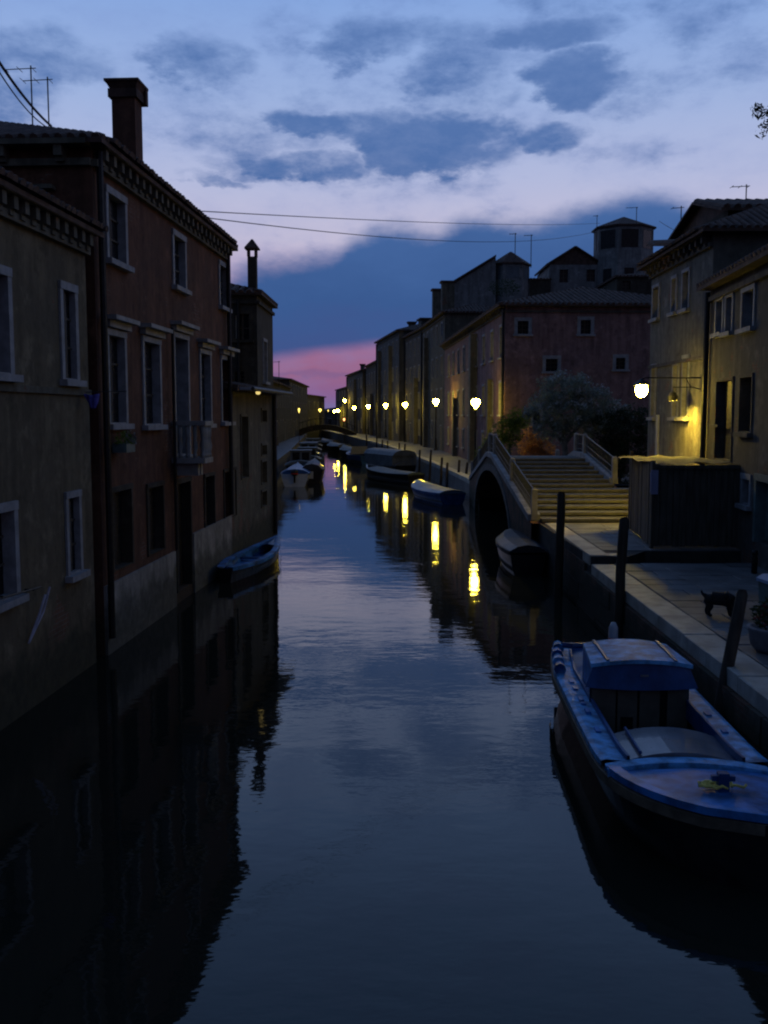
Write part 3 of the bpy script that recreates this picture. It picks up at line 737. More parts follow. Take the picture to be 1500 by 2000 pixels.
# taller block behind it
b4 = Bld('canal_house', 'brown plaster house with hooded chimney standing behind low stone house', 'house', (-4.78, 38.0), (-4.70, 42.6), 7, 8.85, M_brown)
b4.pxopen(458, 488, 612, 664, 'window', 'left', fw=.08, rec=.15, frame=M_brown, bars=(.45,), curtain=True)
b4.pxopen(458, 478, 725, 748, 'window', 'left', fw=.05, rec=.15, frame=M_brown)
b4.opening((1.5, 2.5, 5.6, 7.2)); b4.finish(); b4.cornice('left', corb=False, proj=.2, m=M_brown); b4.cornice('front', corb=False, proj=.12, m=M_brown)
b4.roof('hip', .3, .2, 'stuff'); pipe(b4, b4.D - .7, 4, 8.6, 'left')
b4.chimney(.5, .22, 9.0, .33, 1.25, 'hood'); q = MB(); q.box(.3, .45, 1.5, 1.65, 9.2, 9.85); q.build('vent_pipe', M_tile, b4.root)

# ================================================================== FAR LEFT
def simple_house(name, label, A, B, D, H, m, nwin, floors, roof='hip', group=None, pitch=.35, wz=1.3, ww=.9, fw=.1, z0=0, sills=False, door=True, sw=None, chim=1):
    b = Bld(name, label, 'house', A, B, D, H, m, group, z0=z0, rec=.18)
    zs = [QZ + .4 + (H - QZ - .5) * i / floors + .5 for i in range(floors)]
    for fi, zf in enumerate(zs):
        for i in range(nwin):
            u = b.L * (i + .5) / nwin + random.uniform(-.25, .25)
            if fi == 0 and door and i % 3 == 1: b.opening((u - .5, u + .5, QZ, QZ + 2.2), 'door', sm=M_shutterb, frame=M_frame); continue
            hh = min(wz + .3, (H - QZ) / floors - 1.1)
            b.opening((u - ww / 2, u + ww / 2, zf, zf + hh), random.choice(['window', 'shut', 'window']), sill=sills, fw=fw, rec=.18)
    b.finish(); b.roof(roof, pitch, .35, 'stuff'); return b
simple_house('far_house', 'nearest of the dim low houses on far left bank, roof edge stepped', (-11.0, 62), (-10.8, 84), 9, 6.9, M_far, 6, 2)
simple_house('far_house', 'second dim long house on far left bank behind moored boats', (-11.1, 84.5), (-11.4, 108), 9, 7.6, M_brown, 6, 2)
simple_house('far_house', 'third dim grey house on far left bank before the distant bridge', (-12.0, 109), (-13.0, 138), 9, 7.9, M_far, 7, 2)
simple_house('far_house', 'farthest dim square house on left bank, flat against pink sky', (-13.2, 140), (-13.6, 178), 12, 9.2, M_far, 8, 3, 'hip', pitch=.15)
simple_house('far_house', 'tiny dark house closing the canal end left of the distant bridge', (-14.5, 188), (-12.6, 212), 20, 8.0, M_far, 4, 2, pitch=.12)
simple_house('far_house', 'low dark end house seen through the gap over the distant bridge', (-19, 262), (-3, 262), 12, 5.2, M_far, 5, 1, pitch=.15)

# ================================================================== RIGHT SIDE NEAR
# house A (lamp-lit), house B (nearest)
A_ = Bld('lamp_lit_house', 'cream plaster house lit yellow by lamp, beside the side canal', 'house', (8.64, 32.7), (8.56, 26.4), 7, 9.05, M_cream)
for r_ in ((1276, 1288, 560, 622), (1313, 1322, 543, 610), (1334, 1347, 530, 603)): A_.pxopen(*r_, fw=.07, frame=M_frame)
A_.pxopen(1315, 1325, 712, 815, 'shut', fw=.07, rec=.15); A_.pxopen(1334, 1345, 698, 815, 'shut', fw=.07, rec=.15); A_.pxopen(1273, 1281, 715, 815, 'shut', fw=.06, rec=.15)
A_.finish(); A_.cornice(corb=True, proj=.3, step=.5, m=M_tan); A_.eavefaces = (0,); A_.roof('hip', .42, .4, 'parts')
T = A_.T('front'); q = MB(); q.box(0, A_.L, -.06, 0, 5.78, 5.88, T); q.build('string_course', M_tan, A_.root)
q = MB(); ua, z_ = A_.uz(1285, 860); q.box(ua - .12, ua + .12, -.05, 0, 2.2, z_ + .8, T); q.build('notice_board', M_white, A_.root)
B_ = Bld('stone_house', 'grey brown weathered house with paired pale windows at right edge of quay', 'house', (8.36, 25.9), (8.08 - .085 * 8, 14.2), 6, 7.55, M_tan)
for r_ in ((1400, 1413, 585, 650), (1419, 1432, 578, 648), (1451, 1474, 566, 640)): B_.pxopen(*r_, fw=.08, frame=M_frame)
B_.pxopen(1399, 1431, 742, 900, 'shut', fw=.05, sm=M_shutterb, frame=M_tan, sill=False)
B_.pxopen(1446, 1470, 735, 845, 'lit', fw=.05, frame=M_tan, strip=(.62, .80))  # yellow strip is a painted lamp reflection, the room gives no light
B_.pxopen(1451, 1466, 934, 986, fw=.1, frame=M_frame)
B_.pxopen(1477, 1520, 940, 1068, 'door', fw=.12, frame=M_teal, sm=M_teal)
B_.finish(); B_.cornice(corb=False, proj=.3, m=M_tan); B_.roof('shed', .3, .3, 'stuff')
pipe(B_, .12, 1.2, 7.4, r=.07)
q = MB(); T = B_.T('front'); q.box(.7, 1.6, -.12, 0, 4.0, 4.06, T); q.build('ledge', M_tan, B_.root)
# upper block behind B
U_ = Bld('upper_house', 'dark upper wall with pale flat eave and tiled slope rising behind the stone house', 'house', (8.95, 27.2), (16, 27.2), 6, 8.85, M_brown)
U_.finish(); U_.cornice(corb=False, proj=.25, m=M_tan)
U_.roof('shed', .16, .3, 'stuff')
pU = at(1362, 470, 30.0)
q = Bld('roof_house', 'small dark attic block with thick tiled roof against the sky at upper right', 'house', (9.85, 29.2), (16, 29.2), 5, 10.15, M_brown)
q.finish(); q.roof('gable', .26, .28, 'stuff')

# wall bracket lamp
def lantern(root, z, r=.19, m=M_lamp, nseg=8):
    g_ = MB(); g_.lathe((0, 0, z), [(.05, -.30), (.10, -.2), (r, .0), (r * .98, .1), (r * .6, .2)], nseg); g_.build('lantern_glass', m, root, smooth=True)
    c_ = MB(); c_.lathe((0, 0, z), [(r * .66, .2), (r * .9, .21), (r * .5, .3), (.04, .36), (.02, .44)], nseg); c_.build('lantern_cap', M_iron, root)
lp = at(1253, 762, 27.0)
wl = thing('wall_lamp', 'bright bracket lamp on a long iron arm from the cream house wall', 'lamp', (lp.x, lp.y, 0))
g_ = MB(); g_.lathe((0, 0, lp.z), [(.07, -.18), (.13, -.12), (.17, 0), (.14, .12), (.07, .17)], 12); g_.build('lantern_glass', M_lampw, wl, smooth=True)
g_ = MB(); g_.lathe((0, 0, lp.z), [(.23, .13), (.23, .15), (.1, .24), (.02, .3)], 12); g_.build('lantern_cap', M_iron, wl)
xw = 8.56 - lp.x
g_ = MB(); g_.tube([(0, 0, lp.z + .29), (.1, 0, lp.z + .33), (xw, .05, lp.z + .33)], .02, 6); g_.tube([(xw, .05, lp.z + .02), (xw - .3, .05, lp.z + .1), (xw - .42, .04, lp.z + .32)], .014, 6); g_.build('arm', M_iron, wl)
g_ = MB(); g_.box(xw - .02, xw + .02, -.06, .16, lp.z - .05, lp.z + .42); g_.build('wall_plate', M_iron, wl)

# shaded wall lantern close to the plaster
sp_ = Vector((8.0, 27.75, 4.78))
wl2 = thing('wall_lantern', 'small hooded lantern close to the cream wall, lighting it bright yellow beneath', 'lantern', (sp_.x, sp_.y, 0))
g_ = MB(); g_.lathe((0, 0, sp_.z), [(.03, -.06), (.062, 0), (.03, .06)], 10); g_.build('bulb', emis('hooded_bulb_lit', (1.0, .66, .06), 4500), wl2, smooth=True)
g_ = MB(); vs = []
for (r_, z_) in ((.15, -.10), (.15, .02), (.09, .13), (.03, .17)):
    for k_ in range(12): t_ = 2 * math.pi * k_ / 12; vs.append((r_ * math.cos(t_), r_ * math.sin(t_), sp_.z + z_))
g_.add(vs, [(i * 12 + k_, i * 12 + (k_ + 1) % 12, (i + 1) * 12 + (k_ + 1) % 12, (i + 1) * 12 + k_) for i in range(3) for k_ in range(12)] + [tuple(range(36, 48))])
o = g_.build('hood', M_iron, wl2); o.modifiers.new('solid', 'SOLIDIFY').thickness = .008
g_ = MB(); g_.tube([(0, 0, sp_.z + .16), (0, 0, sp_.z + .28), (8.56 - sp_.x, 0, sp_.z + .28)], .016, 6); g_.build('arm', M_iron, wl2)
# hoarding
hd = thing('hoarding', 'tall dark plank hoarding enclosure standing on the quay by the bridge steps', 'hoarding', (6.16, 22.62, 0))
bw = .16; x = 0; i = 0
zb_ = Z2
while x < 1.92:
    w_ = random.uniform(.13, .17); q = MB(); q.box(x, min(x + w_ - .012, 1.93), random.uniform(-.008, .008), .025, zb_ + .02 + random.uniform(0, .03), 3.17 + random.uniform(-.05, .02)); q.build('plank', M_plank, hd); x += w_
y = .06
while y < 3.9:
    w_ = random.uniform(.17, .22); xx = .44 * y / 3.9; q = MB(); j_ = random.uniform(-.01, .01)
    q.add([(xx - .03 + j_, y, zb_ + .02), (xx + j_, y, zb_ + .02), (xx + .02 + j_, y + w_ - .012, zb_ + .02), (xx - .01 + j_, y + w_ - .012, zb_ + .02)] * 1 + [(xx - .03 + j_, y, 3.2), (xx + j_, y, 3.2), (xx + .02 + j_, y + w_ - .012, 3.2), (xx - .01 + j_, y + w_ - .012, 3.2)],
          [(0, 3, 2, 1), (4, 5, 6, 7), (0, 1, 5, 4), (1, 2, 6, 5), (2, 3, 7, 6), (3, 0, 4, 7)]); q.build('plank', M_plank2, hd); y += w_
q = MB(); q.box(-.07, -.005, -.06, .05, zb_, 3.26); q.build('post', M_wood, hd)
q = MB(); q.box(.40, .50, 3.9, 4.0, zb_, 3.34); q.build('post', M_wood, hd)
q = MB(); q.box(-.05, 1.95, -.05, -.012, 3.08, 3.16); q.build('rail', M_plank, hd)
q = MB(); q.box(.03, 1.92, .03, .06, zb_ + .05, 3.08); q.build('backing_board', M_plank, hd)
q = MB(); q.box(-.115, -.073, -.1, -.06, 2.55, 3.0); q.box(-.1, .06, -.085, -.062, 2.5, 3.05); q.build('paper_notice', M_lilac, hd)
q = MB(); nx, ny = 13, 13; vs = []
for j in range(ny):
    for i in range(nx): vs.append((.02 + 1.9 * i / (nx - 1), .03 + 3.7 * j / (ny - 1), 3.20 + .025 * math.sin(i * 1.3 + j) + .02 * math.sin(j * 2.1 - i * .6)))
q.add(vs, [(j * nx + i, j * nx + i + 1, (j + 1) * nx + i + 1, (j + 1) * nx + i) for j in range(ny - 1) for i in range(nx - 1)])
q.build('tarpaulin_cover', M_plank, hd, smooth=True)

# ------------------------------------------------------------------ stone bridge
br = thing('stone_bridge', 'arched stone footbridge with broad worn steps and iron railings over the side canal', 'bridge', (4.17, 28, 0))
Y0, YC0, YC1, Y1 = 0, 10.4, 12.2, 20.5; ZT = 2.66; nst = 13; XL, XR = .0, 3.55
def zdeck(y):
    if y < YC0: return Z2 + (ZT - Z2) * max(0, y) / YC0
    if y < YC1: return ZT
    return ZT + (QZ - ZT) * (y - YC1) / (Y1 - YC1)
for i in range(nst):
    ya = Y0 + (YC0 - Y0) * i / nst; yb = Y0 + (YC0 - Y0) * (i + 1) / nst; zt2 = Z2 + (ZT - Z2) * (i + 1) / nst
    wide = 4.05 if yb < 5.3 else XR - .12
    q = MB(); q.box(.3, wide, ya + .04, yb + .05, zt2 - .22, zt2 - .012); so1 = q.build('step', M_step, br)
    q = MB(); q.box(.3, wide, ya, ya + .17, zt2 - .075, zt2); q.build('nosing', M_nosing, so1)
q = MB(); q.box(.3, XR - .12, YC0 + .06, YC1, ZT - .25, ZT); q.build('landing', M_step, br)
for i in range(nst):
    ya = YC1 + (Y1 - YC1) * i / nst; yb = YC1 + (Y1 - YC1) * (i + 1) / nst; zt2 = ZT + (QZ - ZT) * i / nst
    q = MB(); q.box(.3, XR - .12, ya + .001, yb, zt2 - .3, zt2 - .02 - (ZT - QZ) / nst * .9); q.build('step', M_step, br)
# arch body: sides and soffit
AY0, AY1 = 4.6, 17.2; AC = (AY0 + AY1) / 2; AR = (AY1 - AY0) / 2; AH = 2.12
def zarch(y):
    t = (y - AC) / AR
    return AH * math.sqrt(max(0, 1 - t * t)) if abs(t) < 1 else -.6
ys = [0 + .0] + [AY0 + (AY1 - AY0) * (1 - math.cos(math.pi * i / 28)) / 2 for i in range(29)] + [Y1]
for xx, nm in ((0.0, 'side_wall'), (XR, 'side_wall')):
    q = MB()
    for a, b in zip(ys, ys[1:]):
        inside = AY0 <= (a + b) / 2 <= AY1
        la, lb = (zarch(a) if inside else -.6, zarch(b) if inside else -.6)
        if inside and a <= AY0 + 1e-6: la = -.6 if False else 0 - .4
        if inside and b >= AY1 - 1e-6: lb = -.4
        la = max(la, -.6); lb = max(lb, -.6)
        x0_, x1_ = (xx, xx + .25) if xx == 0 else (xx - .25, xx)
        q.add([(x0_, a, la), (x0_, b, lb), (x0_, b, zdeck(b) - .02), (x0_, a, zdeck(a) - .02), (x1_, a, la), (x1_, b, lb), (x1_, b, zdeck(b) - .02), (x1_, a, zdeck(a) - .02)],
              [(0, 3, 2, 1), (4, 5, 6, 7), (3, 7, 6, 2), (0, 1, 5, 4)])
    q.build(nm, M_quaywall, br)
q = MB()
for i in range(1, len(ys) - 2):
    a, b = ys[i], ys[i + 1]; q.add([(.25, a, max(-.4, zarch(a))), (.25, b, max(-.4, zarch(b))), (XR - .25, b, max(-.4, zarch(b))), (XR - .25, a, max(-.4, zarch(a)))], [(0, 1, 2, 3)])
q.build('soffit', M_quaywall, br)
q = MB(); q.box(.25, 4.3, -.0, AY0 - .01, -.6, Z2 - .02); q.build('abutment', M_quaywall, br)
q = MB(); q.box(.25, 4.3, AY1 + .01, Y1 + 1, -.6, QZ - .06); q.build('abutment', M_quaywall, br)
# arch ring stones
nr = 25
for i in range(nr):
    t0, t1 = math.pi * i / nr, math.pi * (i + .94) / nr
    q = MB(); P_ = []
    for t in (t0, t1):
        for k_ in (0, .26): P_.append((AC - (AR + k_) * math.cos(t), (AH + k_) * math.sin(t)))
    (a0, a1, b0, b1_) = P_
    xs = (-.045, .1)
    q.add([(xs[0], *a0), (xs[0], *a1), (xs[0], *b1_), (xs[0], *b0), (xs[1], *a0), (xs[1], *a1), (xs[1], *b1_), (xs[1], *b0)], [(0, 1, 2, 3), (7, 6, 5, 4), (0, 4, 5, 1), (1, 5, 6, 2), (2, 6, 7, 3), (3, 7, 4, 0)])
    q.build('arch_stone', M_arch, br)
# coping kerbs, posts and iron railing
def strip(x0, x1, ya, yb, h0, h1, name, m, parent=br):
    n_ = max(1, int(abs(yb - ya) / 1.0))
    for i in range(n_):
        a = ya + (yb - ya) * i / n_ + .01; b = ya + (yb - ya) * (i + 1) / n_ - .01; q = MB()
        q.add([(x, y_, zdeck(y_) + h) for h in (h0, h1) for (x, y_) in ((x0, a), (x1, a), (x1, b), (x0, b))], [(3, 2, 1, 0), (4, 5, 6, 7), (0, 1, 5, 4), (1, 2, 6, 5), (2, 3, 7, 6), (3, 0, 4, 7)])
        q.build(name, m, parent)
strip(-.06, .3, .3, YC0, -.02, .16, 'coping_stone', M_cope); strip(-.06, .3, YC0, YC1, -.02, .16, 'coping_stone', M_cope); strip(-.06, .3, YC1, Y1 - .3, -.02, .16, 'coping_stone', M_cope)
strip(XR - .12, XR + .18, 5.5, YC0, -.02, .18, 'coping_stone', M_cope); strip(XR - .12, XR + .18, YC0, YC1, -.02, .18, 'coping_stone', M_cope); strip(XR - .12, XR + .18, YC1, Y1 - .3, -.02, .18, 'coping_stone', M_cope)
def post(x, y_, h=.82, r=.085):
    q = MB(); q.box(x - r, x + r, y_ - r, y_ + r, zdeck(y_) + .0, zdeck(y_) + h); q.lathe((x, y_, zdeck(y_) + h), [(r * 1.35, 0), (r * 1.35, .05), (r * .6, .1)], 4, rot=math.pi / 4); q.build('stone_post', M_istria, br)
for y_ in (.3, 5.2, YC0, YC1, 16.5, Y1 - .3): post(.12, y_)
for y_ in (5.45, YC0, YC1, 16.5): post(XR + .03, y_)
def railing(x, ya, yb, h=.85):
    q = MB(); N_ = 14
    for hh in (h, .5, .3):
        q.tube([(x, ya + (yb - ya) * i / N_, zdeck(ya + (yb - ya) * i / N_) + hh) for i in range(N_ + 1)], .02 if hh == h else .012, 6)
    q.build('handrail', M_bars, br)
    n_ = int((yb - ya) / .16); bb_ = MB(); bb_.box(-.009, .009, -.009, .009, 0, h - .16); me = bb_.mesh('baluster', M_bars)
    for i in range(1, n_): y_ = ya + (yb - ya) * i / n_; inst(me, 'baluster', br, Matrix.Translation((x, y_, zdeck(y_) + .155)))
railing(.12, .3, YC0); railing(.12, YC0, YC1); railing(.12, YC1, Y1 - .4); railing(XR + .03, 5.5, YC0); railing(XR + .03, YC0, YC1)

# far bank wall of the side canal
q = MB(); q.box(4.32, 40, 45.0, 45.3, -.6, QZ + .0); q.build('canal_wall', M_quaywall, kind='structure')

# ------------------------------------------------------------------ pink house C and the row beyond
C_ = Bld('pink_house', 'long pink plaster house with barred square windows behind the oleander tree', 'house', (5.25, 87), (6.62, 55), 11, 10.25, M_pink, z0=0)
for r_ in ((1010, 1033, 626, 653), (1133, 1155, 624, 653), (1065, 1090, 700, 726), (1202, 1222, 698, 722)): C_.pxopen(*r_, 'window', 'right', fw=.16, grille=True, frame=M_frame)
C_.pxopen(1040, 1056, 800, 830, 'window', 'right', fw=.1)
for i in range(9):
    u = 31.2 - i * 3.4
    C_.opening((u - .95, u, 7.5, 9.2), random.choice(['window', 'shut']), fw=.12)
    C_.opening((u - .95, u, 4.3, 6.1), random.choice(['window', 'shut']), fw=.12)
    if i % 3 == 1: C_.opening((u - 1.1, u, QZ, 3.4), 'door', sm=M_shutterb, fw=.14)
    else: C_.opening((u - .95, u, 1.9, 3.2), 'shut', fw=.12)
C_.finish(); C_.cornice('right', corb=False, proj=.3, m=M_tan); C_.cornice('front', proj=.35, step=1.0, m=M_tan); C_.roof('hip', .27, .45, 'stuff')
pipe(C_, 31.9, QZ, 10, r=.08)
for u_, w2, p_, h_ in ((27.4, .45, .3, 6.4), (20.3, .9, .45, 9.6), (9.5, .7, .35, 5.6)):
    T = C_.T('front'); q = MB(); q.box(u_ - w2 / 2, u_ + w2 / 2, -p_, 0, QZ, h_, T); q.build('pilaster', M_cream, C_.root)
row = [
 ('terrace_house', 'tall narrow grey house with two stout chimneys beyond the pink house', (3.95, 104), (5.25, 87.2), 6, 13.1, M_grey, 5, 4),
 ('terrace_house', 'weathered tan house with raised brick chimney block in middle of right row', (2.05, 120), (3.95, 104.2), 10, 13.4, M_tan, 5, 4),
 ('terrace_house', 'pale grey house with low hip roof stepping down toward the canal end', (-.75, 141), (2.05, 120.2), 11, 14.3, M_pale, 6, 4),
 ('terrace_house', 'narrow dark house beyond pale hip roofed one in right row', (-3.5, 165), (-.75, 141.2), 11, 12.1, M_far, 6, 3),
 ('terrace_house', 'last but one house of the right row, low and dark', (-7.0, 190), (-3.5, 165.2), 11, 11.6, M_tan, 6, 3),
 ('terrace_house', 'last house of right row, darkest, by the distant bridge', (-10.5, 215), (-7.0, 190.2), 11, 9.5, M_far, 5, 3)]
rb = []
for i, (nm, lb, A1, B1, D_, H_, m_, nw, fl) in enumerate(row):
    off_ = (0, .45, -.25, .5, 0, .3)[i]; A1 = (A1[0] + off_, A1[1]); B1 = (B1[0] + off_, B1[1])
    b = simple_house(nm, lb, A1, B1, D_, H_, m_, nw, fl, group=None, wz=1.4, fw=.12, pitch=.3)
    b.cornice(corb=False, proj=.3, m=M_tan)
    for u_ in [b.L * f_ for f_ in ((.3,), (.62,), (.2, .7), (.45,), (.6,), (.5,))[i]]:
        T = b.T('front'); q = MB(); q.box(u_ - .35, u_ + .35, -.45, 0, QZ, H_ * (.62 if i % 2 else .9), T); q.build('chimney_breast', M_cream, b.root)
    pipe(b, .3, QZ, H_ - .2, r=.09); rb.append(b)
rb[0].chimney(13.6, .7, 12.9, .95, 3.1, 'flat', d=1.1); rb[0].chimney(7.2, .7, 12.9, .95, 3.2, 'flat', d=1.1)
rb[1].chimney(7.5, 1.4, 13.2, 2.2, 1.6, 'flat', d=1.6); rb[2].chimney(12, 3, 14.6, .8, 1.2, 'flare'); rb[3].chimney(8, 2, 12.4, .9, 1.1, 'flat'); rb[4].chimney(8, 2, 11.8, .7, 1.3, 'flare')

# skyline behind C
def facing(name, label, x0, x1, Y, ytop, D, m, wins=(), z0=0, **k):
    a, b_ = at(x0, ytop, Y), at(x1, ytop, Y)
    b = Bld(name, label, 'house' if 'tower' not in name else 'tower', (a.x, Y), (b_.x, Y), D, a.z, m, z0=z0)
    for w_ in wins: b.pxopen(*w_, 'window', 'front', fw=.1, frame=m, sill=False)
    b.finish(); return b
K_ = facing('roof_house', 'pale gabled attic house with long sloping roof left of the little turret', 883, 968, 100, 556, 6, M_hazed)
# its single slope rising to the right
T = K_.T('front'); Lk = K_.L; hh = at(968, 503, 100).z
q = MB(); q.add([(0, 0, K_.H), (Lk, 0, K_.H), (Lk, 0, hh), (0, 6, K_.H), (Lk, 6, K_.H), (Lk, 6, hh)], [(0, 1, 2), (3, 5, 4), (1, 4, 5, 2)]); q.build('gable', M_hazed, K_.root)
q = MB(); q.add([(-.3, -.3, K_.H - .05), (Lk, -.3, hh + .05), (Lk, 6.3, hh + .05), (-.3, 6.3, K_.H - .05), (-.3, -.3, K_.H + .13), (Lk, -.3, hh + .25), (Lk, 6.3, hh + .25), (-.3, 6.3, K_.H + .13)], [(3, 2, 1, 0), (4, 5, 6, 7), (0, 1, 5, 4), (1, 2, 6, 5), (2, 3, 7, 6), (3, 0, 4, 7)]); q.build('roof', M_tile, K_.root)
def poly_tower(name, label, pcx, w_px, Y, ytop, yeave, zbase, m, n=8, wins=None, rot=None, roofover=1.12, cat='tower'):
    c = at(pcx, yeave, Y); r = w_px / 2 / F * Y; root = thing(name, label, cat, (c.x, Y + r, 0))
    rot = rot if rot is not None else math.pi / n
    ze = c.z; zt_ = at(pcx, ytop, Y + r).z
    q = MB(); q.lathe((0, 0, 0), [(r, zbase), (r, ze)], n, rot=rot); q.build('wall', m, root)
    q = MB(); q.lathe((0, 0, 0), [(r * roofover, ze - .12), (r * roofover, ze + .02), (.12, zt_)], n, rot=rot); q.build('roof', M_tile, root)
    if wins:
        for (y0, y1, ww, ks) in wins:
            z1_, z0_ = at(pcx, y0, Y).z, at(pcx, y1, Y).z
            for k_ in ks:
                th = -math.pi / 2 + 2 * math.pi * k_ / n; ap = r * math.cos(math.pi / n)
                ca, sa = math.cos(th), math.sin(th)
                f = lambda u, y_, z: (ca * (ap - y_) - sa * u, sa * (ap - y_) + ca * u, z)
                q = MB(); q.box(-ww / 2 - .08, -ww / 2, -.05, .02, z0_, z1_, f); q.box(ww / 2, ww / 2 + .08, -.05, .02, z0_, z1_, f); q.box(-ww / 2 - .08, ww / 2 + .08, -.055, .02, z1_, z1_ + .08, f)
                wo_ = q.build('window', m, root); q = MB(); q.box(-ww / 2, ww / 2, -.012, .02, z0_, z1_, f); q.build('pane', M_greycover if n == 6 else M_glass, wo_)
    return root
poly_tower('roof_turret', 'small six sided attic turret with ribbon of windows and pointed roof', 1002, 74, 99.5, 492, 512, 10.5, M_hazed, 6, [(519, 543, 1.25, (0, 1, -1))], rot=0)
L2 = facing('roof_house', 'pale gable fronted attic house between little turret and tall octagonal tower', 1073, 1174, 102, 517, 8, M_hazed, [(1092, 1110, 526, 552), (1145, 1163, 526, 550)])
L2.roof('gabley', .62, .25, 'stuff')
poly_tower('octagonal_tower', 'tall octagonal water tower with low dark roof above the pink house', 1232, 116, 100, 424, 437, 8, M_hazed, 8, [(446, 482, 1.7, (0, 1, -1)), (522, 548, 1.0, (0, 1, -1))], roofover=1.09)
X2 = facing('roof_house', 'dark low roof block between the little turret and pale gabled attic', 1036, 1076, 101, 545, 6, M_brown); X2.roof('shed', .1, .1, 'stuff')
X3 = facing('roof_house', 'dark roofed block just right of the octagonal tower foot', 1205, 1300, 90, 540, 8, M_brown, [(1215, 1232, 548, 566)]); X3.roof('hip', .2, .2, 'stuff')
q = MB(); c0 = at(985, 562, 90); leaves(q, c0, (1.5, 1.0, .8), 900, .11, fill=.2); q2 = tag(q.build('roof_shrub', M_leafd), 'dark potted shrub mass on roof terrace under the little turret', 'shrub')

# antennas
def antenna(x, y_, z0_, z1_, label, arms=3, ang=0.0, w_=.5, r=.014):
    root = thing('antenna', label, 'antenna', (x, y_, 0), ang)
    q = MB(); q.tube([(0, 0, z0_), (0, 0, z1_)], r, 6); q.build('mast', M_iron, root)
    q = MB(); q.tube([(-w_, 0, z1_ - .08), (.1, 0, z1_ - .05)], r * .7, 5)
    for i in range(arms): xx = -w_ + i * (w_ + .05) / max(1, arms - 1); q.tube([(xx, -.16, z1_ - .075), (xx, .16, z1_ - .075)], r * .6, 4)
    q.build('aerial', M_iron, root)
def ant_px(px, py0, py1, Y, label, **k):
    a, b_ = at(px, py0, Y), at(px, py1, Y); antenna(a.x, Y, a.z - .4, b_.z, label, **k)
ant_px(64, 250, 128, 20.5, 'taller thin antenna on red house roof at far left')
ant_px(96, 256, 150, 20.8, 'shorter thin antenna on red house roof beside the taller one')
ant_px(1006, 495, 455, 72, 'thin antenna standing over the little turret roof', r=.03, w_=.4)
ant_px(1037, 512, 458, 73, 'taller antenna with stacked arms right of the little turret', r=.03, w_=.5)
ant_px(1243, 428, 404, 80, 'short antenna on top of the octagonal tower', r=.03, w_=.8)
ant_px(1328, 500, 402, 34, 'tall bare mast antenna rising from the cream house roof', r=.018, w_=.3, arms=1)
ant_px(1457, 390, 360, 31.5, 'small antenna with sideways arm on attic block roof at upper right', r=.018, w_=.45)
ant_px(545, 745, 705, 75, 'small antenna on nearest dim house of far left bank', r=.025, w_=.4)
ant_px(1165, 480, 420, 79, 'thin antenna touching the wires left of the octagonal tower', r=.025, w_=.25)

# cables
def cable(p0, p1, sag, label, r=.012, name='cable'):
    q = MB(); n = 24; pts = []
    for i in range(n + 1):
        t = i / n; p = p0.lerp(p1, t); p.z -= sag * 4 * t * (1 - t); pts.append(p)
    q.tube(pts, r, 5); tag(q.build(name, M_iron), label, 'cable')
cable(at(385, 412, 24), at(1172, 436, 78), .2, 'uppermost of the wires strung across the sky over the canal', .012)
cable(at(392, 424, 24.5), at(1180, 448, 78), .75, 'lowest sagging wire strung across the sky over the canal', .013)
cable(at(-40, 60, 15), at(100, 246, 20.8), .12, 'thicker dark cable slanting down onto the red house roof', .025)
cable(at(-40, 75, 15), at(88, 246, 20.9), .16, 'thinner dark cable beside thick one slanting to the red house roof', .012)
cable(at(1288, 432, 79), at(1500, 462, 40), .6, 'thin wire running right from the octagonal tower roof', .02)

# ------------------------------------------------------------------ street lamps
lamps = [(54.8, 5.02, 4.95), (79.4, 4.12, 5.33), (103.7, 2.2, 5.33), (120, .2, 5.4), (140, -2.2, 5.45), (163, -4.85, 5.4), (186, -7.3, 6.9), (200, -9.2, 5.1), (222, -11.0, 5.05)]
lab = ['nearest street lamp on a black post just beyond the stone bridge', 'second street lamp along the right quay from the bridge', 'third street lamp along the right quay from the bridge', 'fourth street lamp along right quay from the bridge',
 'fifth street lamp along right quay from the bridge', 'sixth street lamp along right quay from the bridge', 'highest of the tiny distant lamps, above the far cluster', 'right one of the touching pair of distant lamps', 'left one of the touching pair of distant lamps']
base_lamp = None
for i, ((Y, X, z), lb) in enumerate(zip(lamps, lab)):
    if base_lamp is None:
        o = thing('street_lamp', lb, 'street lamp', (X, Y, 0), 0, 'street lamps along the right quay'); base_lamp = o
        q = MB(); q.lathe((0, 0, QZ), [(.16, 0), (.16, .12), (.09, .2), (.075, .9), (.055, 1.0), (.05, 3.3)], 10); q.build('post', M_iron, o)
        q = MB(); q.lathe((0, 0, 4.95), [(.04, -.55), (.05, -.42), (.12, -.36), (.05, -.34)], 8); q.build('collar', M_iron, o)
        lantern(o, 4.95, .24)
    else:
        o = copy_tree(base_lamp); o.location = (X, Y, z - 4.95); o['label'] = lb
        s = 1.0
ll = [(at(625, 801, 150), 'far lamp on left bank beside the distant bridge'), (at(584, 801, 110), 'small dim lamp on left bank above the moored boats'), (at(641, 802, 240), 'faintest tiny lamp at canal end between two banks')]
for p, lb in ll:
    o = copy_tree(base_lamp); o.location = (p.x, p.y, p.z - 4.95); o['label'] = lb; o['group'] = 'lamps at the canal end'
    for ch in o.children:
        if ch.name.startswith('lantern_glass'): ch.data = ch.data.copy(); ch.data.materials[0] = M_lampf
    if 'dim' in lb or 'faint' in lb: o.scale = (.4, .4, 1)
p = at(672, 819, 120); o = thing('boat_lamp', 'small orange light low under the distant row of lamps', 'lamp', (p.x, p.y, 0))
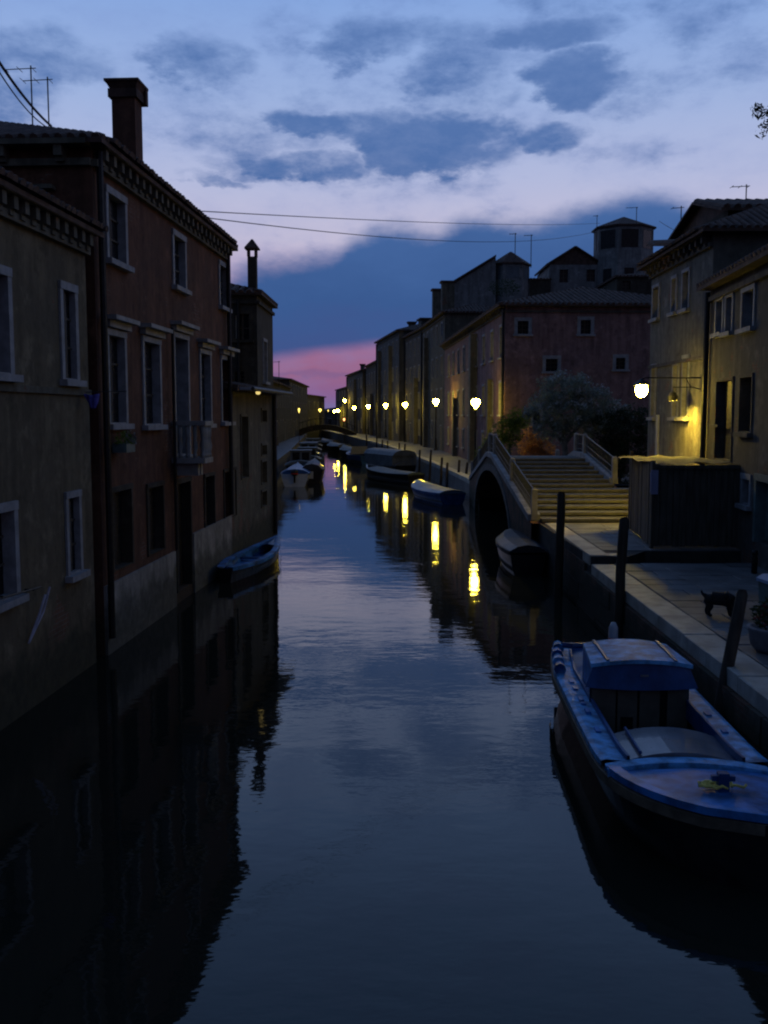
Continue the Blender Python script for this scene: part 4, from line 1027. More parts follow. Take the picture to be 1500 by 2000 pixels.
q = MB(); q.lathe((0, 0, p.z), [(.05, -.18), (.11, -.02), (.08, .12)], 8); q.build('glass', M_lampo, o); q = MB(); q.tube([(0, 0, .6), (0, 0, p.z - .18)], .03, 6); q.build('stem', M_iron, o)

# ------------------------------------------------------------------ distant bridge
db = thing('distant_bridge', 'small dark arched bridge crossing the canal at its far end', 'bridge', (-9.6, 158, 0), 0)
q = MB(); n = 16; hw = 5.2
pts = [(-hw + 2 * hw * i / n) for i in range(n + 1)]
za = lambda x: 1.9 * math.sqrt(max(0, 1 - (x / (hw - .9)) ** 2)) if abs(x) < hw - .9 else -.3
zd = lambda x: 2.75 - 1.4 * (x / hw) ** 2
for a, b in zip(pts, pts[1:]):
    q.add([(a, 0, za(a)), (b, 0, za(b)), (b, 0, zd(b)), (a, 0, zd(a)), (a, 2.6, za(a)), (b, 2.6, za(b)), (b, 2.6, zd(b)), (a, 2.6, zd(a))], [(0, 1, 2, 3), (7, 6, 5, 4), (3, 2, 6, 7), (0, 4, 5, 1)])
q.build('arch', M_brown, db)
q = MB(); q.tube([(x, .1, zd(x) + .95) for x in pts], .04, 5); [q.tube([(x, .1, zd(x)), (x, .1, zd(x) + .95)], .03, 4) for x in pts]; q.build('railing', M_iron, db)

# ------------------------------------------------------------------ vegetation
def tree_like(name, label, cat, loc, trunk, blobs_, m, s=.09, n=1500, flowers=0, rz=0):
    root = thing(name, label, cat, loc, rz)
    if trunk:
        q = MB()
        for pts_, rr in trunk: q.tube(pts_, rr, 8)
        q.build('trunk', M_bark, root)
    q = MB(); fl = MB(); tot = sum(b[1][0] * b[1][1] * b[1][2] for b in blobs_)
    for (c, r) in blobs_:
        k_ = int(n * r[0] * r[1] * r[2] / tot)
        # leaf clumps
        for _ in range(max(3, k_ // 28)):
            while True:
                p = Vector((random.uniform(-1, 1), random.uniform(-1, 1), random.uniform(-1, 1)))
                if .25 < p.length < 1: break
            cc = (c[0] + p.x * r[0], c[1] + p.y * r[1], c[2] + p.z * r[2]); rr = random.uniform(.18, .42) * (s / .09)
            leaves(q, cc, (rr, rr, rr * .8), 28, s, flat=.28)
            if flowers and random.random() < flowers: leaves(fl, (cc[0], cc[1] - rr * .5, cc[2] + rr * .4), (rr * .7, rr * .7, rr * .5), 16, s * .55, flat=.8)
    q.build('crown', m, root)
    if flowers: fl.build('flowers', M_flower, root)
    return root
tree_like('oleander_tree', 'pale flowering oleander tree with grey trunk beyond the bridge steps', 'tree', (8.6, 47.3, QZ - .02),
  [([(0, 0, 0), (.05, 0, 1.2), (-.1, 0, 2.2), (.1, .1, 3.2)], [.2, .16, .13, .07]), ([(-.05, 0, 1.8), (-.8, .1, 2.9), (-1.2, .1, 3.8)], [.1, .07, .03]), ([(0, 0, 1.9), (.9, .1, 3.0), (1.3, 0, 3.7)], [.1, .07, .03])],
  [((-.1, 0, 4.35), (1.25, 1.1, .9)), ((-1.05, 0, 3.5), (.95, .9, .85)), ((1.1, 0, 3.8), (1.1, .9, .8)), ((2.3, .2, 3.1), (1.1, .8, .9)), ((-.7, -.2, 2.5), (.9, .9, .6)), ((1.2, 0, 2.7), (1.0, .9, .7)), ((.2, -.3, 3.2), (1.2, .9, .8))], M_leaf, .085, 14000, .5)
tree_like('dark_shrub', 'dark dense shrub between the oleander and cream house', 'shrub', (11.0, 46.6, QZ - .02), [([(0, 0, 0), (0, 0, 1.4)], [.15, .08])],
  [((0, 0, 2.4), (1.4, .9, 1.1)), ((.7, 0, 1.4), (1.4, .8, 1.2)), ((-.7, 0, 1.1), (1.3, .9, 1.1)), ((1.1, .2, 3.0), (.9, .8, .7)), ((-.3, -.5, .2), (1.8, .6, .9))], M_leafd, .09, 13000)
tree_like('ivy_bush', 'yellow green lit bush left of oleander behind the bridge crown', 'bush', (6.15, 48.8, QZ - .02), [([(0, 0, 0), (0, 0, 1.8)], [.08, .05])],
  [((0, 0, 2.5), (.75, .6, .65)), ((-.55, 0, 1.7), (.7, .5, .7)), ((.4, 0, 3.0), (.5, .5, .45)), ((-1.0, .0, 1.4), (.5, .4, .6))], M_ivy, .08, 5000)
tree_like('orange_shrub', 'orange brown shrub with warm glow put into its leaf colour at the top of bridge steps', 'shrub', (7.75, 51.3, QZ - .02), [([(0, 0, 0), (0, 0, 1.2)], [.06, .04])],
  [((-.1, 0, 1.75), (.7, .4, .85)), ((.25, 0, 1.3), (.85, .4, .6)), ((.1, 0, .6), (.8, .35, .6))], M_glowleaf, .06, 7500)
# branch reaching in from the upper right: a quay tree standing beside the frame
tree_like('quay_tree', 'tree on near quay whose leafy twigs reach in at upper right edge', 'tree', (7.2, 12.6, QZ),
  [([(0, 0, 0), (.05, 0, 2.5), (-.1, .1, 4.6), (-.3, .2, 6.4)], [.16, .13, .09, .04]), ([(-.1, .1, 4.4), (-1.0, .3, 5.9), (-2.0, .5, 6.9)], [.06, .035, .012])],
  [((.2, 0, 6.6), (.9, 1.0, .8))], M_leafd, .07, 2600)
q = MB(); 
tw = bpy.data.objects.new('twigs', None) if False else None
for (px, py, rr, nn2) in ((1484, 214, .12, 34), (1498, 222, .13, 44), (1497, 250, .10, 20), (1484, 262, .10, 12), (1474, 218, .07, 14), (1512, 235, .2, 60)):
    p = at(px, py, 13.0); leaves(q, p, (rr, rr, rr * .7), nn2, .04, flat=.3)
qt = [o for o in COL.objects if o.name == 'quay_tree'][0]
p = at(1475, 215, 13); p2 = at(1530, 240, 13)
q.tube([p2, at(1500, 222, 13), p], [.012, .008, .004], 5)
tb = q.build('twig', M_leafd, qt); tb.matrix_parent_inverse = Matrix.Translation(-Vector((7.2, 12.6, QZ)))

# ------------------------------------------------------------------ mooring piles
def pile(pb, pt, r, label, m=M_pile, group='wooden mooring piles at the near quay', name='mooring_post'):
    q = MB(); d = pt - pb; pts_ = []; rs = []
    for i in range(7):
        t = i / 6; p = pb.lerp(pt, t) + Vector((random.uniform(-.01, .01), random.uniform(-.01, .01), 0)); pts_.append(p - pb); rs.append(r * (1.05 - .12 * t) * random.uniform(.95, 1.05))
    pts_.append(pt - pb + d.normalized() * .05); rs.append(r * .6)
    q.tube(pts_, rs, 10); o = q.build(name, m, loc=pb, smooth=True); tag(o, label, 'mooring post', group); return o
pb = at(1093, 1130, 23.6); pile(Vector((4.17, 23.6, -.5)), at(1097, 965, 23.6), .1, 'wooden mooring post nearest the bridge, beside the dark covered boat')
pile(Vector((4.28, 18.0, -.5)), at(1218, 1016, 18.1), .095, 'upright wooden mooring post midway along the quay edge')
pile(Vector((4.10, 12.3, -.5)), at(1449, 1160, 12.6), .08, 'leaning wooden mooring post beside the big blue boat')
ordn = ['second', 'first', 'third', 'fifth', 'sixth', 'seventh', 'eighth', 'ninth', 'eleventh', 'twelfth', 'tenth', 'fourth']
for i, (px, yb_, yt_, dx) in enumerate(((892, 962, 900, 5), (905, 965, 905, 8), (872, 955, 905, 2), (838, 940, 880, 4), (818, 930, 880, 2), (790, 915, 868, 1), (778, 915, 866, 2), (756, 905, 862, 1), (735, 892, 852, 1), (716, 890, 850, 0), (745, 900, 860, 2), (860, 950, 895, 3))):
    g_ = lvl(px, yb_, 0); Y = min(max(g_.y, 50), 95); a = at(px, yb_, Y); b_ = at(px + dx, yt_, Y)
    pile(Vector((a.x, Y, -.4)), b_, .075, ordn[i] + ' thin dark pole counting from the bridge along the far right quay', group='thin mooring poles along the far right quay', name='mooring_pole')
p = at(1473, 1118, 20); q = MB(); q.lathe((0, 0, 0), [(.06, 0), (.06, .32), (.045, .36), (.07, .4), (.05, .47)], 10)
tag(q.build('bollard', M_redp if False else M_iron, loc=(p.x, 20, QZ), smooth=True), 'short dark bollard on the paving near the teal doorway', 'bollard')

# ------------------------------------------------------------------ boats
def hull(L_, W_, H_, n=22, bow=1.0, stern=.75, sheer=.25, flare=.82, bowp=2.2, inset=.09, floor=.12, H0=-.15):
    """x from stern (0) to bow (L); returns list of stations (x, halfwidth, ztop)"""
    st = []
    for i in range(n + 1):
        t = i / n
        w_ = W_ / 2 * (stern + (1 - stern) * min(1, t / .3) ** .8) if t < .3 else W_ / 2
        if t > .5: w_ *= (1 - ((t - .5) / .5) ** bowp * bow)
        z = H_ + sheer * ((t - .42) / .58) ** 2 * (1 if t > .42 else .35)
        st.append((t * L_, max(w_, .012), z))
    return st
def loft(st, prof, mb, close=True):
    rows = []
    for s_ in st:
        rows.append([(s_[0], *p) for p in prof(s_)])
    m_ = len(rows[0]); vs = [v for r_ in rows for v in r_]
    fs = [(i * m_ + j, i * m_ + j + 1, (i + 1) * m_ + j + 1, (i + 1) * m_ + j) for i in range(len(rows) - 1) for j in range(m_ - 1)]
    mb.add(vs, fs)
    if close: mb.add(rows[0], [tuple(range(m_))]); mb.add(rows[-1], [tuple(reversed(range(m_)))])
def make_boat(name, label, loc, rz, L_, W_, H_, hm, dm, gm, cover=None, bow=1.0, stern=.75, sheer=.25, bowp=2.2, gw=.09, thwarts=(.25, .55), group=None, camber=.22, inner=None, cat='boat'):
    root = thing(name, label, cat, loc, rz, group); st = hull(L_, W_, H_, bow=bow, stern=stern, sheer=sheer, bowp=bowp)
    q = MB(); loft(st, lambda s_: [(-s_[1], s_[2]), (-s_[1] * .93, s_[2] * .55), (-s_[1] * .7, -.1), (0, -.16), (s_[1] * .7, -.1), (s_[1] * .93, s_[2] * .55), (s_[1], s_[2])], q); q.build('hull', hm, root, smooth=False)
    q = MB(); loft(st, lambda s_: [(-s_[1] * .97, s_[2] - .01), (-s_[1] * .85 , .12), (s_[1] * .85, .12), (s_[1] * .97, s_[2] - .01)], q, False); q.build('inside', inner or M_boatin, root)
    q = MB(); loft(st, lambda s_: [(-s_[1] - .03, s_[2] - .07), (-s_[1] - .03, s_[2] + .03), (-max(s_[1] - gw, .005), s_[2] + .035), (-max(s_[1] - gw, .005), s_[2] - .04)], q, False)
    loft(st, lambda s_: [(max(s_[1] - gw, .005), s_[2] - .04), (max(s_[1] - gw, .005), s_[2] + .035), (s_[1] + .03, s_[2] + .03), (s_[1] + .03, s_[2] - .07)], q, False); q.build('gunwale', gm, root)
    if cover:
        a, b_ = cover[1], cover[2]; ss = [s_ for s_ in st if a * L_ - .01 <= s_[0] <= b_ * L_ + .01]
        q = MB(); loft(ss, lambda s_: [(-s_[1] - .02, s_[2] - .06), (-s_[1] - .005, s_[2] + .045), (-s_[1] * .6, s_[2] + .04 + camber * .7), (0, s_[2] + .04 + camber), (s_[1] * .6, s_[2] + .04 + camber * .7), (s_[1] + .005, s_[2] + .045), (s_[1] + .02, s_[2] - .06)], q); q.build('cover', cover[0], root, smooth=False)
    else:
        for t in thwarts:
            i = int(t * 22); s_ = st[i]; q = MB(); q.box(s_[0] - .12, s_[0] + .12, -s_[1] * .93, s_[1] * .93, s_[2] - .16, s_[2] - .12); q.build('thwart', dm, root)
        s_ = st[-6]; q = MB(); ss = st[-6:]; loft(ss, lambda s_: [(-s_[1] * .95, s_[2] - .02), (0, s_[2] + .03), (s_[1] * .95, s_[2] - .02)], q, False); q.build('foredeck', dm, root)
    return root
def motor(root, x, z, m=M_white, s=1.0, y0=0):
    q = MB(); q.lathe((x, y0, z), [(.05, -.5), (.06, -.1), (.13 * s, -.02), (.15 * s, .1), (.14 * s, .24), (.07 * s, .32)], 10); o = q.build('outboard_motor', m, root, smooth=True)
    q = MB(); q.lathe((x, y0, z), [(.152 * s, .02), (.154 * s, .08)], 10); q.build('band', M_redp, o)

# ---- big blue cargo boat (bow toward viewer). local x: stern->bow maps to -Y
bb_ = thing('cargo_boat', 'big blue wooden cargo boat with small cabin moored in near right corner', 'boat', (3.36, 15.3, 0), -math.pi / 2 - .045)
# local y axis -> world +X ; keep local y>0 = toward quay
LB, WB = 6.7, 1.7
def stB(i, n=36):
    t = i / n; x = t * LB
    w_ = WB / 2 * (.80 + .20 * min(1, t / .22) ** .7)
    if t > .78: w_ = WB / 2 * math.sqrt(max(0, 1 - ((t - .78) / .22) ** 2.3))
    z = .64 + .04 * ((t - .45) / .55) ** 2 * (1.2 if t > .45 else .8)
    sh = .42 * max(0, (t - .7) / .3) ** 2
    return (x, max(w_, .02), z, sh)
stn = [stB(i) for i in range(37)]
SG = lambda s_, k, z: (k * s_[1] + s_[3], z)
q = MB(); loft(stn, lambda s_: [SG(s_, -1, s_[2]), SG(s_, -.97, s_[2] - .2), SG(s_, -.9, .25), SG(s_, -.68, -.12), SG(s_, 0, -.2), SG(s_, .68, -.12), SG(s_, .9, .25), SG(s_, .97, s_[2] - .2), SG(s_, 1, s_[2])], q); q.build('hull', M_hull, bb_)
q = MB(); loft(stn, lambda s_: [(-s_[1] - .045 + s_[3], s_[2] - .15), (-s_[1] - .045 + s_[3], s_[2] - .05), (-s_[1] + .0 + s_[3], s_[2] - .045)], q, False); loft(stn, lambda s_: [(s_[1] + s_[3], s_[2] - .045), (s_[1] + .045 + s_[3], s_[2] - .05), (s_[1] + .045 + s_[3], s_[2] - .15)], q, False); q.build('rubbing_strake', M_rub, bb_)
q = MB(); loft(stn, lambda s_: [(-s_[1] * .8 + s_[3], s_[2] - .03), (-s_[1] * .76 + s_[3], .14), (s_[1] * .76 + s_[3], .14), (s_[1] * .8 + s_[3], s_[2] - .03)], q, False); q.build('inside', M_boatin, bb_)
GWI = .24
dk_ = stn[:29]
for sg in (-1, 1):
    q = MB()
    pr_ = lambda s_: [(sg * (s_[1] + .03) + s_[3], s_[2] - .03), (sg * (s_[1] + .03) + s_[3], s_[2] + .035), (sg * (s_[1] - .02) + s_[3], s_[2] + .05), (sg * (s_[1] - GWI) + s_[3], s_[2] + .035), (sg * (s_[1] - GWI) + s_[3], s_[2] - .1)]
    loft(dk_, pr_ if sg > 0 else (lambda s_: pr_(s_)[::-1]), q, False); q.build('side_deck', M_bluelight, bb_, smooth=False)
    q = MB(); loft(dk_, lambda s_: [(sg * (s_[1] - GWI) + s_[3], s_[2] - .02), (sg * (s_[1] - GWI) + s_[3], s_[2] + .09), (sg * (s_[1] - GWI - .03) + s_[3], s_[2] + .09), (sg * (s_[1] - GWI - .03) + s_[3], s_[2] - .15)], q, False); q.build('coaming', M_bluedark, bb_)
# deck cleats / fender rolls on the outer stern deck
for i, x_ in enumerate((.35, .75, 1.15, 1.55)):
    s_ = stB(int(x_ / LB * 36)); q = MB(); q.tube([(x_ - .13, -s_[1] + .05, s_[2] + .1), (x_ + .13, -s_[1] + .03, s_[2] + .1)], [.075, .085], 8); q.build('fender', M_bluelight if i % 2 == 0 else M_blue, bb_, smooth=True)
for x_ in (2.1, 2.45, 2.95, 3.15, 3.5, 4.2):
    for sg in (-1, 1):
        if sg > 0 and x_ not in (2.45, 3.5, 4.2): continue
        s_ = stB(int(x_ / LB * 36)); l_ = random.uniform(.03, .09); q = MB(); q.box(x_ - l_, x_ + l_, sg * (s_[1] - .13) - .03, sg * (s_[1] - .13) + .03, s_[2] + .045, s_[2] + random.uniform(.06, .085)); q.build('cleat', M_blue, bb_)
# foredeck
fd = stn[29:]
q = MB(); loft(fd, lambda s_: [(-s_[1] - .03 + s_[3], s_[2] - .03), (-s_[1] - .03 + s_[3], s_[2] + .045), (-max(.01, s_[1] - .09) + s_[3], s_[2] + .05), (-max(.005, s_[1] - .10) + s_[3], s_[2] - .0), (0 + s_[3], s_[2] + .03), (max(.005, s_[1] - .10) + s_[3], s_[2] - .0), (max(.01, s_[1] - .09) + s_[3], s_[2] + .05), (s_[1] + .03 + s_[3], s_[2] + .045), (s_[1] + .03 + s_[3], s_[2] - .03)], q); q.build('foredeck', M_blue, bb_)
# raised curved band at aft end of the foredeck
s_ = stn[29]; q = MB(); n = 18; vs = []
for i in range(n + 1):
    a = -1 + 2 * i / n; yy = a * (s_[1] - .02); xo = .16 * (1 - a * a); zz = s_[2] + .03 + .03 * (1 - a * a)
    vs += [(s_[0] - .1 - xo, yy, s_[2] - .1), (s_[0] - .1 - xo, yy, zz), (s_[0] + .08 - xo, yy, zz), (s_[0] + .08 - xo, yy, s_[2] - .05)]
q.add(vs, [(i * 4 + j, i * 4 + j + 1, i * 4 + 5 + j, i * 4 + 4 + j) for i in range(n) for j in range(3)]); q.build('breakwater', M_bluelight, bb_)
# mooring bit
q = MB(); q.box(5.98, 6.07, .12, .22, .66, .88); q.box(6.0, 6.05, .06, .28, .80, .85); q.build('mooring_bit', M_bluedark, bb_)
# hatch
q = MB(); vs = []; n = 12; xa, xb = 4.25, 5.12
for x_ in (xa, xb):
    for i in range(n + 1): a = -1 + 2 * i / n; vs.append((x_ + .0, a * (WB / 2 - GWI - .03), .66 + .1 * (1 - a * a)))
q.add(vs, [(i, i + 1, n + 2 + i, n + 1 + i) for i in range(n)]); 
q.add([(xa, -(WB / 2 - GWI - .03), .5)] + vs[:n + 1] + [(xa, (WB / 2 - GWI - .03), .5)], [tuple(range(n + 3))])
q.add([(xb, -(WB / 2 - GWI - .03), .5)] + vs[n + 1:] + [(xb, (WB / 2 - GWI - .03), .5)], [tuple(reversed(range(n + 3)))])
q.build('hatch_cover', M_hatch, bb_)
q = MB(); q.tube([(xa + .02, -.42, .745), (xb - .02, -.42, .745)], .02, 6); q.build('hatch_batten', M_bluedark, bb_)
# cabin
cx0, cx1, cw = 2.0, 3.05, .60; zr = 1.2
q = MB(); n = 10; vs = []
for x_, w2 in ((cx0, cw * .93), (cx1 + .08, cw + .03)):
    for i in range(n + 1): a = -1 + 2 * i / n; vs.append((x_ + (0 if x_ == cx0 else .05 * (1 - a * a)), a * w2, zr + .07 * (1 - a * a)))
for x_, w2 in ((cx0, cw * .93), (cx1 + .08, cw + .03)):
    for i in range(n + 1): a = -1 + 2 * i / n; vs.append((x_ + (0 if x_ == cx0 else .05 * (1 - a * a)), a * w2, zr + .07 * (1 - a * a) - .05))
m_ = n + 1
q.add(vs, [(i, m_ + i, m_ + i + 1, i + 1) for i in range(n)] + [(2 * m_ + i, 2 * m_ + i + 1, 3 * m_ + i + 1, 3 * m_ + i) for i in range(n)] + [(m_ + i, 3 * m_ + i, 3 * m_ + i + 1, m_ + i + 1) for i in range(n)] + [(i, i + 1, 2 * m_ + i + 1, 2 * m_ + i) for i in range(n)] + [(0, 2 * m_, 3 * m_, m_), (n, m_ + n, 3 * m_ + n, 2 * m_ + n)])
cr_ = q.build('cabin_roof', M_bluelight, bb_)
for yy in (-.42, .42):
    q = MB(); zz = zr + .07 * (1 - (yy / cw) ** 2); q.box(cx0 + .02, cx1 + .08, yy - .018, yy + .018, zz + .0, zz + .022); q.build('roof_batten', M_bluedark, cr_)
q = MB(); vs = []
for i in range(n + 1): a = -1 + 2 * i / n; vs += [(cx1 + .04 + .05 * (1 - a * a), a * cw, zr + .07 * (1 - a * a) - .045), (cx1 + .08 + .05 * (1 - a * a), a * (cw + .1), .9 - .02 * (1 - a * a))]
q.add(vs, [(2 * i, 2 * i + 1, 2 * i + 3, 2 * i + 2) for i in range(n)]); o = q.build('valance', M_bluedark, bb_); o.modifiers.new('solid', 'SOLIDIFY').thickness = .03
q = MB(); q.box(cx1 + .14, cx1 + .152, -.03, .07, 1.06, 1.085); q.build('maker_plate', M_hatch, bb_)
q = MB(); q.add([(cx0, -cw * .93, .6), (cx1, -cw, .6), (cx1, -cw, zr - .02), (cx0, -cw * .93, zr - .02)], [(0, 1, 2, 3)]); q.add([(cx0, cw * .93, .6), (cx1, cw, .6), (cx1, cw, zr - .02), (cx0, cw * .93, zr - .02)], [(3, 2, 1, 0)]); q.add([(cx0, -cw * .93, .6), (cx0, cw * .93, .6), (cx0, cw * .93, zr - .02), (cx0, -cw * .93, zr - .02)], [(3, 2, 1, 0)])
q.build('cabin_side', M_blue, bb_)
xs_ = [-.60, -.30, -.275, -.03, -.0, .25, .345, .60]
for a, b_ in zip(xs_[::2], xs_[1::2]):
    q = MB(); q.box(cx1 - .03, cx1, a, b_, .18, .98); po = q.build('cabin_panel', M_panel, bb_)
    if a == -.275: q = MB(); q.box(cx1 + .002, cx1 + .008, a + .04, b_ - .05, .34, .5); q.build('small_window', M_hull, po)
q = MB(); q.box(cx1 - .08, cx1 - .04, -.62, .62, .14, 1.0); q.build('cabin_bulkhead', M_hull, bb_)
# aft deck & motor
q = MB(); loft(stn[:11], lambda s_: [(-s_[1] + GWI, s_[2] - .02), (0, s_[2] + .05), (s_[1] - GWI, s_[2] - .02)], q, False); q.build('aft_deck', M_bluedark, bb_)
q = MB(); q.box(-.02, .06, -.68, .68, .3, .74); q.build('transom', M_blue, bb_)
motor(bb_, .12, .78, M_white, .5, y0=.2)
q = MB(); q.tube([(.4, -.62, .8), (.7, -.5, .86), (.55, -.2, .84), (.75, .1, .9)], .045, 6); q.build('rolled_awning', M_bluedark, bb_)
# rope on the foredeck
q = MB(); pts_ = []
for i in range(60):
    t = i / 59 * 7 * math.pi; r_ = .05 + .07 * (i / 59); pts_.append((math.cos(t) * r_ * 1.4, math.sin(t) * r_ * .75, .015 + .03 * math.sin(i * 1.7) ** 2))
pts_ += [(.2, .02, .015), (.26, -.03, .012), (.30, .03, .012)]
q.tube(pts_, .014, 6); rp = at(1398, 1546, 9.3)
tag(q.build('rope_coil', M_rope, loc=(rp.x, 9.3, .72), smooth=True), 'loose yellow rope coil lying on blue foredeck beside the mooring bit', 'rope')

# ---- other boats
make_boat('rowing_boat', 'slim blue open boat moored against the wall of the low stone house', (-4.08, 25.3, 0), R(90 - 8), 5.6, 1.02, .34, M_hull, M_bluedark, M_blue, inner=M_blue, bow=1, stern=.35, sheer=.2, bowp=1.8, gw=.14)
make_boat('covered_boat', 'dark glossy covered boat moored by the foot of stone bridge', (3.86, 26.4, 0), R(90), 3.7, 1.2, .62, M_hull, M_hull, M_blackcover, (M_blackcover, 0, 1), stern=.8, sheer=.03, camber=.17, bow=.55)
make_boat('covered_boat', 'pale blue covered boat moored beyond the bridge arch', (3.3, 47.6, 0), R(104), 6.5, 1.75, .48, M_bluedark, M_blue, M_bluedark, (M_bluecover, .0, .92), stern=.75, sheer=.25, camber=.16)
make_boat('covered_boat', 'long dark boat with grey green cover before the pale canopied boat', (2.0, 61.5, 0), R(112), 8.5, 1.9, .55, M_hull, M_hull, M_hull, (M_greencover, .0, .8), stern=.6, sheer=.3, camber=.12)
cb = make_boat('canopy_boat', 'boat with high pale grey canopy on far right bank', (1.6, 72, 0), R(112), 7.5, 2.0, .6, M_hull, M_hull, M_greycover, (M_greycover, 0, .35), stern=.8)
q = MB(); q.box(.3, 6.0, -.95, .95, .66, 1.35); vs = []
for x_ in (.2, 6.1):
    for i in range(9): a = -1 + i / 4; vs.append((x_, a * .97, 1.35 + .4 * math.sqrt(max(0, 1 - a * a))))
q.add(vs, [(i, i + 1, 10 + i, 9 + i) for i in range(8)] + [tuple(range(9)), tuple(range(17, 8, -1))]); q.build('canopy', M_greycover, cb)
b5 = make_boat('motor_boat', 'dark blue boat with white windscreen beyond the canopied boat', (-1.3, 86, 0), R(108), 6, 1.9, .75, M_bluedark, M_blue, M_bluedark, None, stern=.85)
q = MB(); q.add([(3.2, -.8, .8), (3.2, .8, .8), (2.8, .7, 1.5), (2.8, -.7, 1.5)], [(0, 1, 2, 3)]); q.add([(3.17, -.8, .8), (3.17, .8, .8), (2.77, .7, 1.5), (2.77, -.7, 1.5)], [(3, 2, 1, 0)]); q.build('windscreen', M_white, b5)
for i, (x_, y_, lb, mm) in enumerate(((-2.3, 98, 'dark low covered boat moored just past the white windscreen boat', M_greencover), (-4.4, 112, 'farther grey covered boat on the right near canal bend', M_greycover), (-6.3, 128, 'farthest dark boat on the right near the distant bridge', M_blackcover))):
    make_boat('covered_boat', lb, (x_, y_, 0), R(108), 6.5, 2.0, .7, M_hull, M_hull, M_hull, (mm, 0, 1), stern=.8, camber=.3)
# left moored group
b6 = make_boat('motor_boat', 'white hulled motor boat, nearest of boats moored on far left bank', (-5.35, 59.5, 0), R(93), 5.5, 1.75, .72, M_white, M_greycover, M_bluedark, (M_bluedark, .12, 1), stern=.92, camber=.25)
motor(b6, -.1, .75, M_hull, 1.5)
b7 = make_boat('motor_boat', 'dark boat with white stern corner right of the white motor boat', (-4.55, 62.5, 0), R(92), 6, 1.5, .8, M_hull, M_hull, M_hull, (M_blackcover, 0, 1), stern=.9, camber=.35)
q = MB(); q.box(-.06, -.01, -.1, .45, .3, .75); q.build('white_panel', M_white, b7)
for i, (x_, y_, lb, mm, cc_) in enumerate(((-5.8, 69, 'grey canopied boat behind the white motor boat', M_greycover, .9), (-6.0, 78, 'dark boat with pale cabin in left moored row', M_greencover, .8), (-6.7, 88, 'pale blue covered boat in left moored row', M_bluecover, .9), (-7.3, 99, 'small pale covered boat far along left moored row', M_greycover, .7), (-8.0, 112, 'last dark boat of left moored row', M_greencover, .7))):
    b = make_boat('covered_boat', lb, (x_, y_, 0), R(94), 6.5, 2.2, .75, M_hull, M_hull, M_hull, (mm, 0, .6), stern=.9, camber=.3)
    q = MB(); q.box(2.6, 4.4, -.75, .75, .78, .8 + cc_); q.box(2.5, 4.5, -.82, .82, .801 + cc_, .86 + cc_); cbn = q.build('cabin', mm, b)
    q = MB(); q.box(2.59, 2.598, -.6, -.08, 1.05, .7 + cc_); q.box(2.59, 2.598, .08, .6, 1.05, .7 + cc_); q.build('window', M_glass, cbn)

# ------------------------------------------------------------------ dog, planter, crates
def skin(name, verts, edges, radii, m, parent=None, loc=None, sub=2, rz=0):
    me = bpy.data.meshes.new(name); me.from_pydata(verts, edges, []); o = bpy.data.objects.new(name, me); COL.objects.link(o)
    sk = o.modifiers.new('skin', 'SKIN'); sk.use_smooth_shade = True
    for i, r_ in enumerate(radii):
        v = me.skin_vertices[0].data[i]; v.radius = (r_, r_) if not isinstance(r_, tuple) else r_; v.use_root = (i == 0)
    s2 = o.modifiers.new('sub', 'SUBSURF'); s2.levels = sub; s2.render_levels = sub
    me.materials.append(m)
    if parent: o.parent = parent
    if loc: o.location = loc
    o.rotation_euler.z = rz
    return o
dp = lvl(1404, 1203, QZ)
dv = [(0, 0, .26), (.13, 0, .26), (-.13, 0, .27), (.20, 0, .25), (.25, 0, .18), (.30, 0, .13), (.35, 0, .085),
      (-.17, .05, .2), (-.15, .055, .135), (-.19, .055, .08), (-.18, .055, .012), (-.14, .055, .008),
      (-.15, -.05, .2), (-.11, -.055, .135), (-.15, -.055, .08), (-.13, -.055, .012), (-.09, -.055, .008),
      (.15, .05, .2), (.14, .055, .12), (.15, .055, .015), (.18, .055, .008),
      (.16, -.05, .2), (.19, -.055, .12), (.18, -.055, .015), (.21, -.055, .008),
      (-.19, 0, .29), (-.25, 0, .33), (-.27, 0, .38)]
de = [(0, 1), (0, 2), (1, 3), (3, 4), (4, 5), (5, 6), (2, 7), (7, 8), (8, 9), (9, 10), (10, 11), (2, 12), (12, 13), (13, 14), (14, 15), (15, 16), (1, 17), (17, 18), (18, 19), (19, 20), (1, 21), (21, 22), (22, 23), (23, 24), (2, 25), (25, 26), (26, 27)]
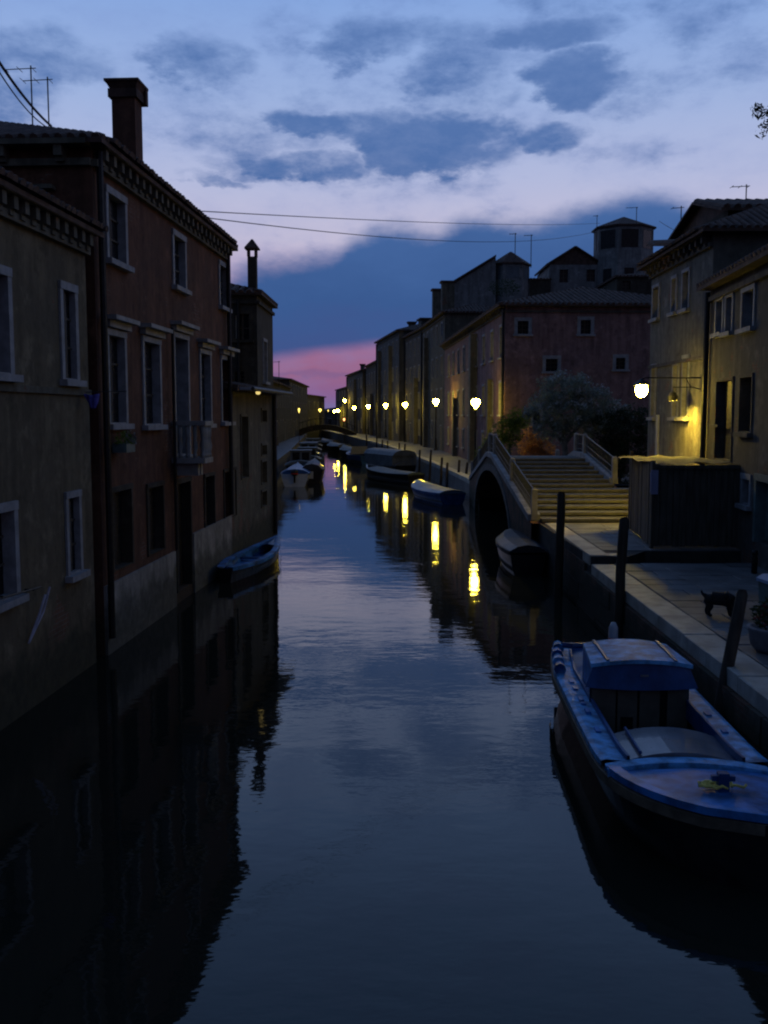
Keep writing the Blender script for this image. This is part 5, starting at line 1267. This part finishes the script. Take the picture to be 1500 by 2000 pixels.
dr = [1.45 * v for v in [.078, .09, .075, .07, .055, .055, .025, .045, .032, .02, .018, .018, .045, .032, .02, .018, .018, .04, .024, .017, .018, .04, .024, .017, .018, .03, .014, .009]]
dog = skin('dog', dv, de, dr, M_dog, loc=(dp.x, dp.y, QZ), rz=R(-22)); tag(dog, 'small black dog sniffing the paving near leaning mooring post', 'dog')
dog.scale = (1.05, 1.05, 1.05)
for sy in (-1, 1):
    q = MB(); q.add([(.285, sy * .035, .175), (.25, sy * .06, .16), (.27, sy * .075, .10), (.29, sy * .055, .13)], [(0, 1, 2, 3)]); e_ = q.build('ear', M_dog, dog); e_.modifiers.new('s', 'SOLIDIFY').thickness = .012
pp = lvl(1503, 1272, QZ)
pl = thing('flower_pot', 'large pale concrete planter with dark straggly plants at right edge of quay', 'planter', (pp.x + .05, pp.y, QZ))
q = MB(); q.lathe((0, 0, 0), [(.22, 0), (.30, .08), (.34, .3), (.36, .33), (.30, .34), (.28, .28)], 16); q.build('pot', M_terra, pl, smooth=True)
q = MB(); leaves(q, (0, 0, .5), (.32, .3, .22), 420, .05, flat=.35); q.build('leaves', M_leafd, pl); q = MB(); leaves(q, (-.1, -.1, .52), (.22, .2, .16), 40, .03, flat=.8); q.build('flowers', plain('dull_red_petal', (.16, .03, .03), .8), pl, kind='stuff')
pp = at(1497, 1150, 15.2); bx = thing('storage_bin', 'pale blue plastic bin with lid behind the planter at right edge', 'bin', (pp.x + .14, 15.2, QZ), .1)
q = MB(); q.lathe((0, 0, 0), [(.22, 0), (.27, .62)], 4, rot=math.pi / 4); q.build('body', M_teal, bx); q = MB(); q.lathe((0, 0, .62), [(.30, 0), (.30, .05), (.2, .12)], 4, rot=math.pi / 4); q.build('lid', M_lb, bx)
pp = at(1492, 1090, 21.2); bx = thing('blue_chest', 'small blue chest with flat lid by the teal doorway', 'chest', (pp.x + .35, 21.0, QZ))
q = MB(); q.box(-.4, .4, -.25, .25, 0, .38); q.build('body', M_teal, bx); q = MB(); q.box(-.43, .43, -.28, .28, .381, .45); q.build('lid', M_lb, bx)
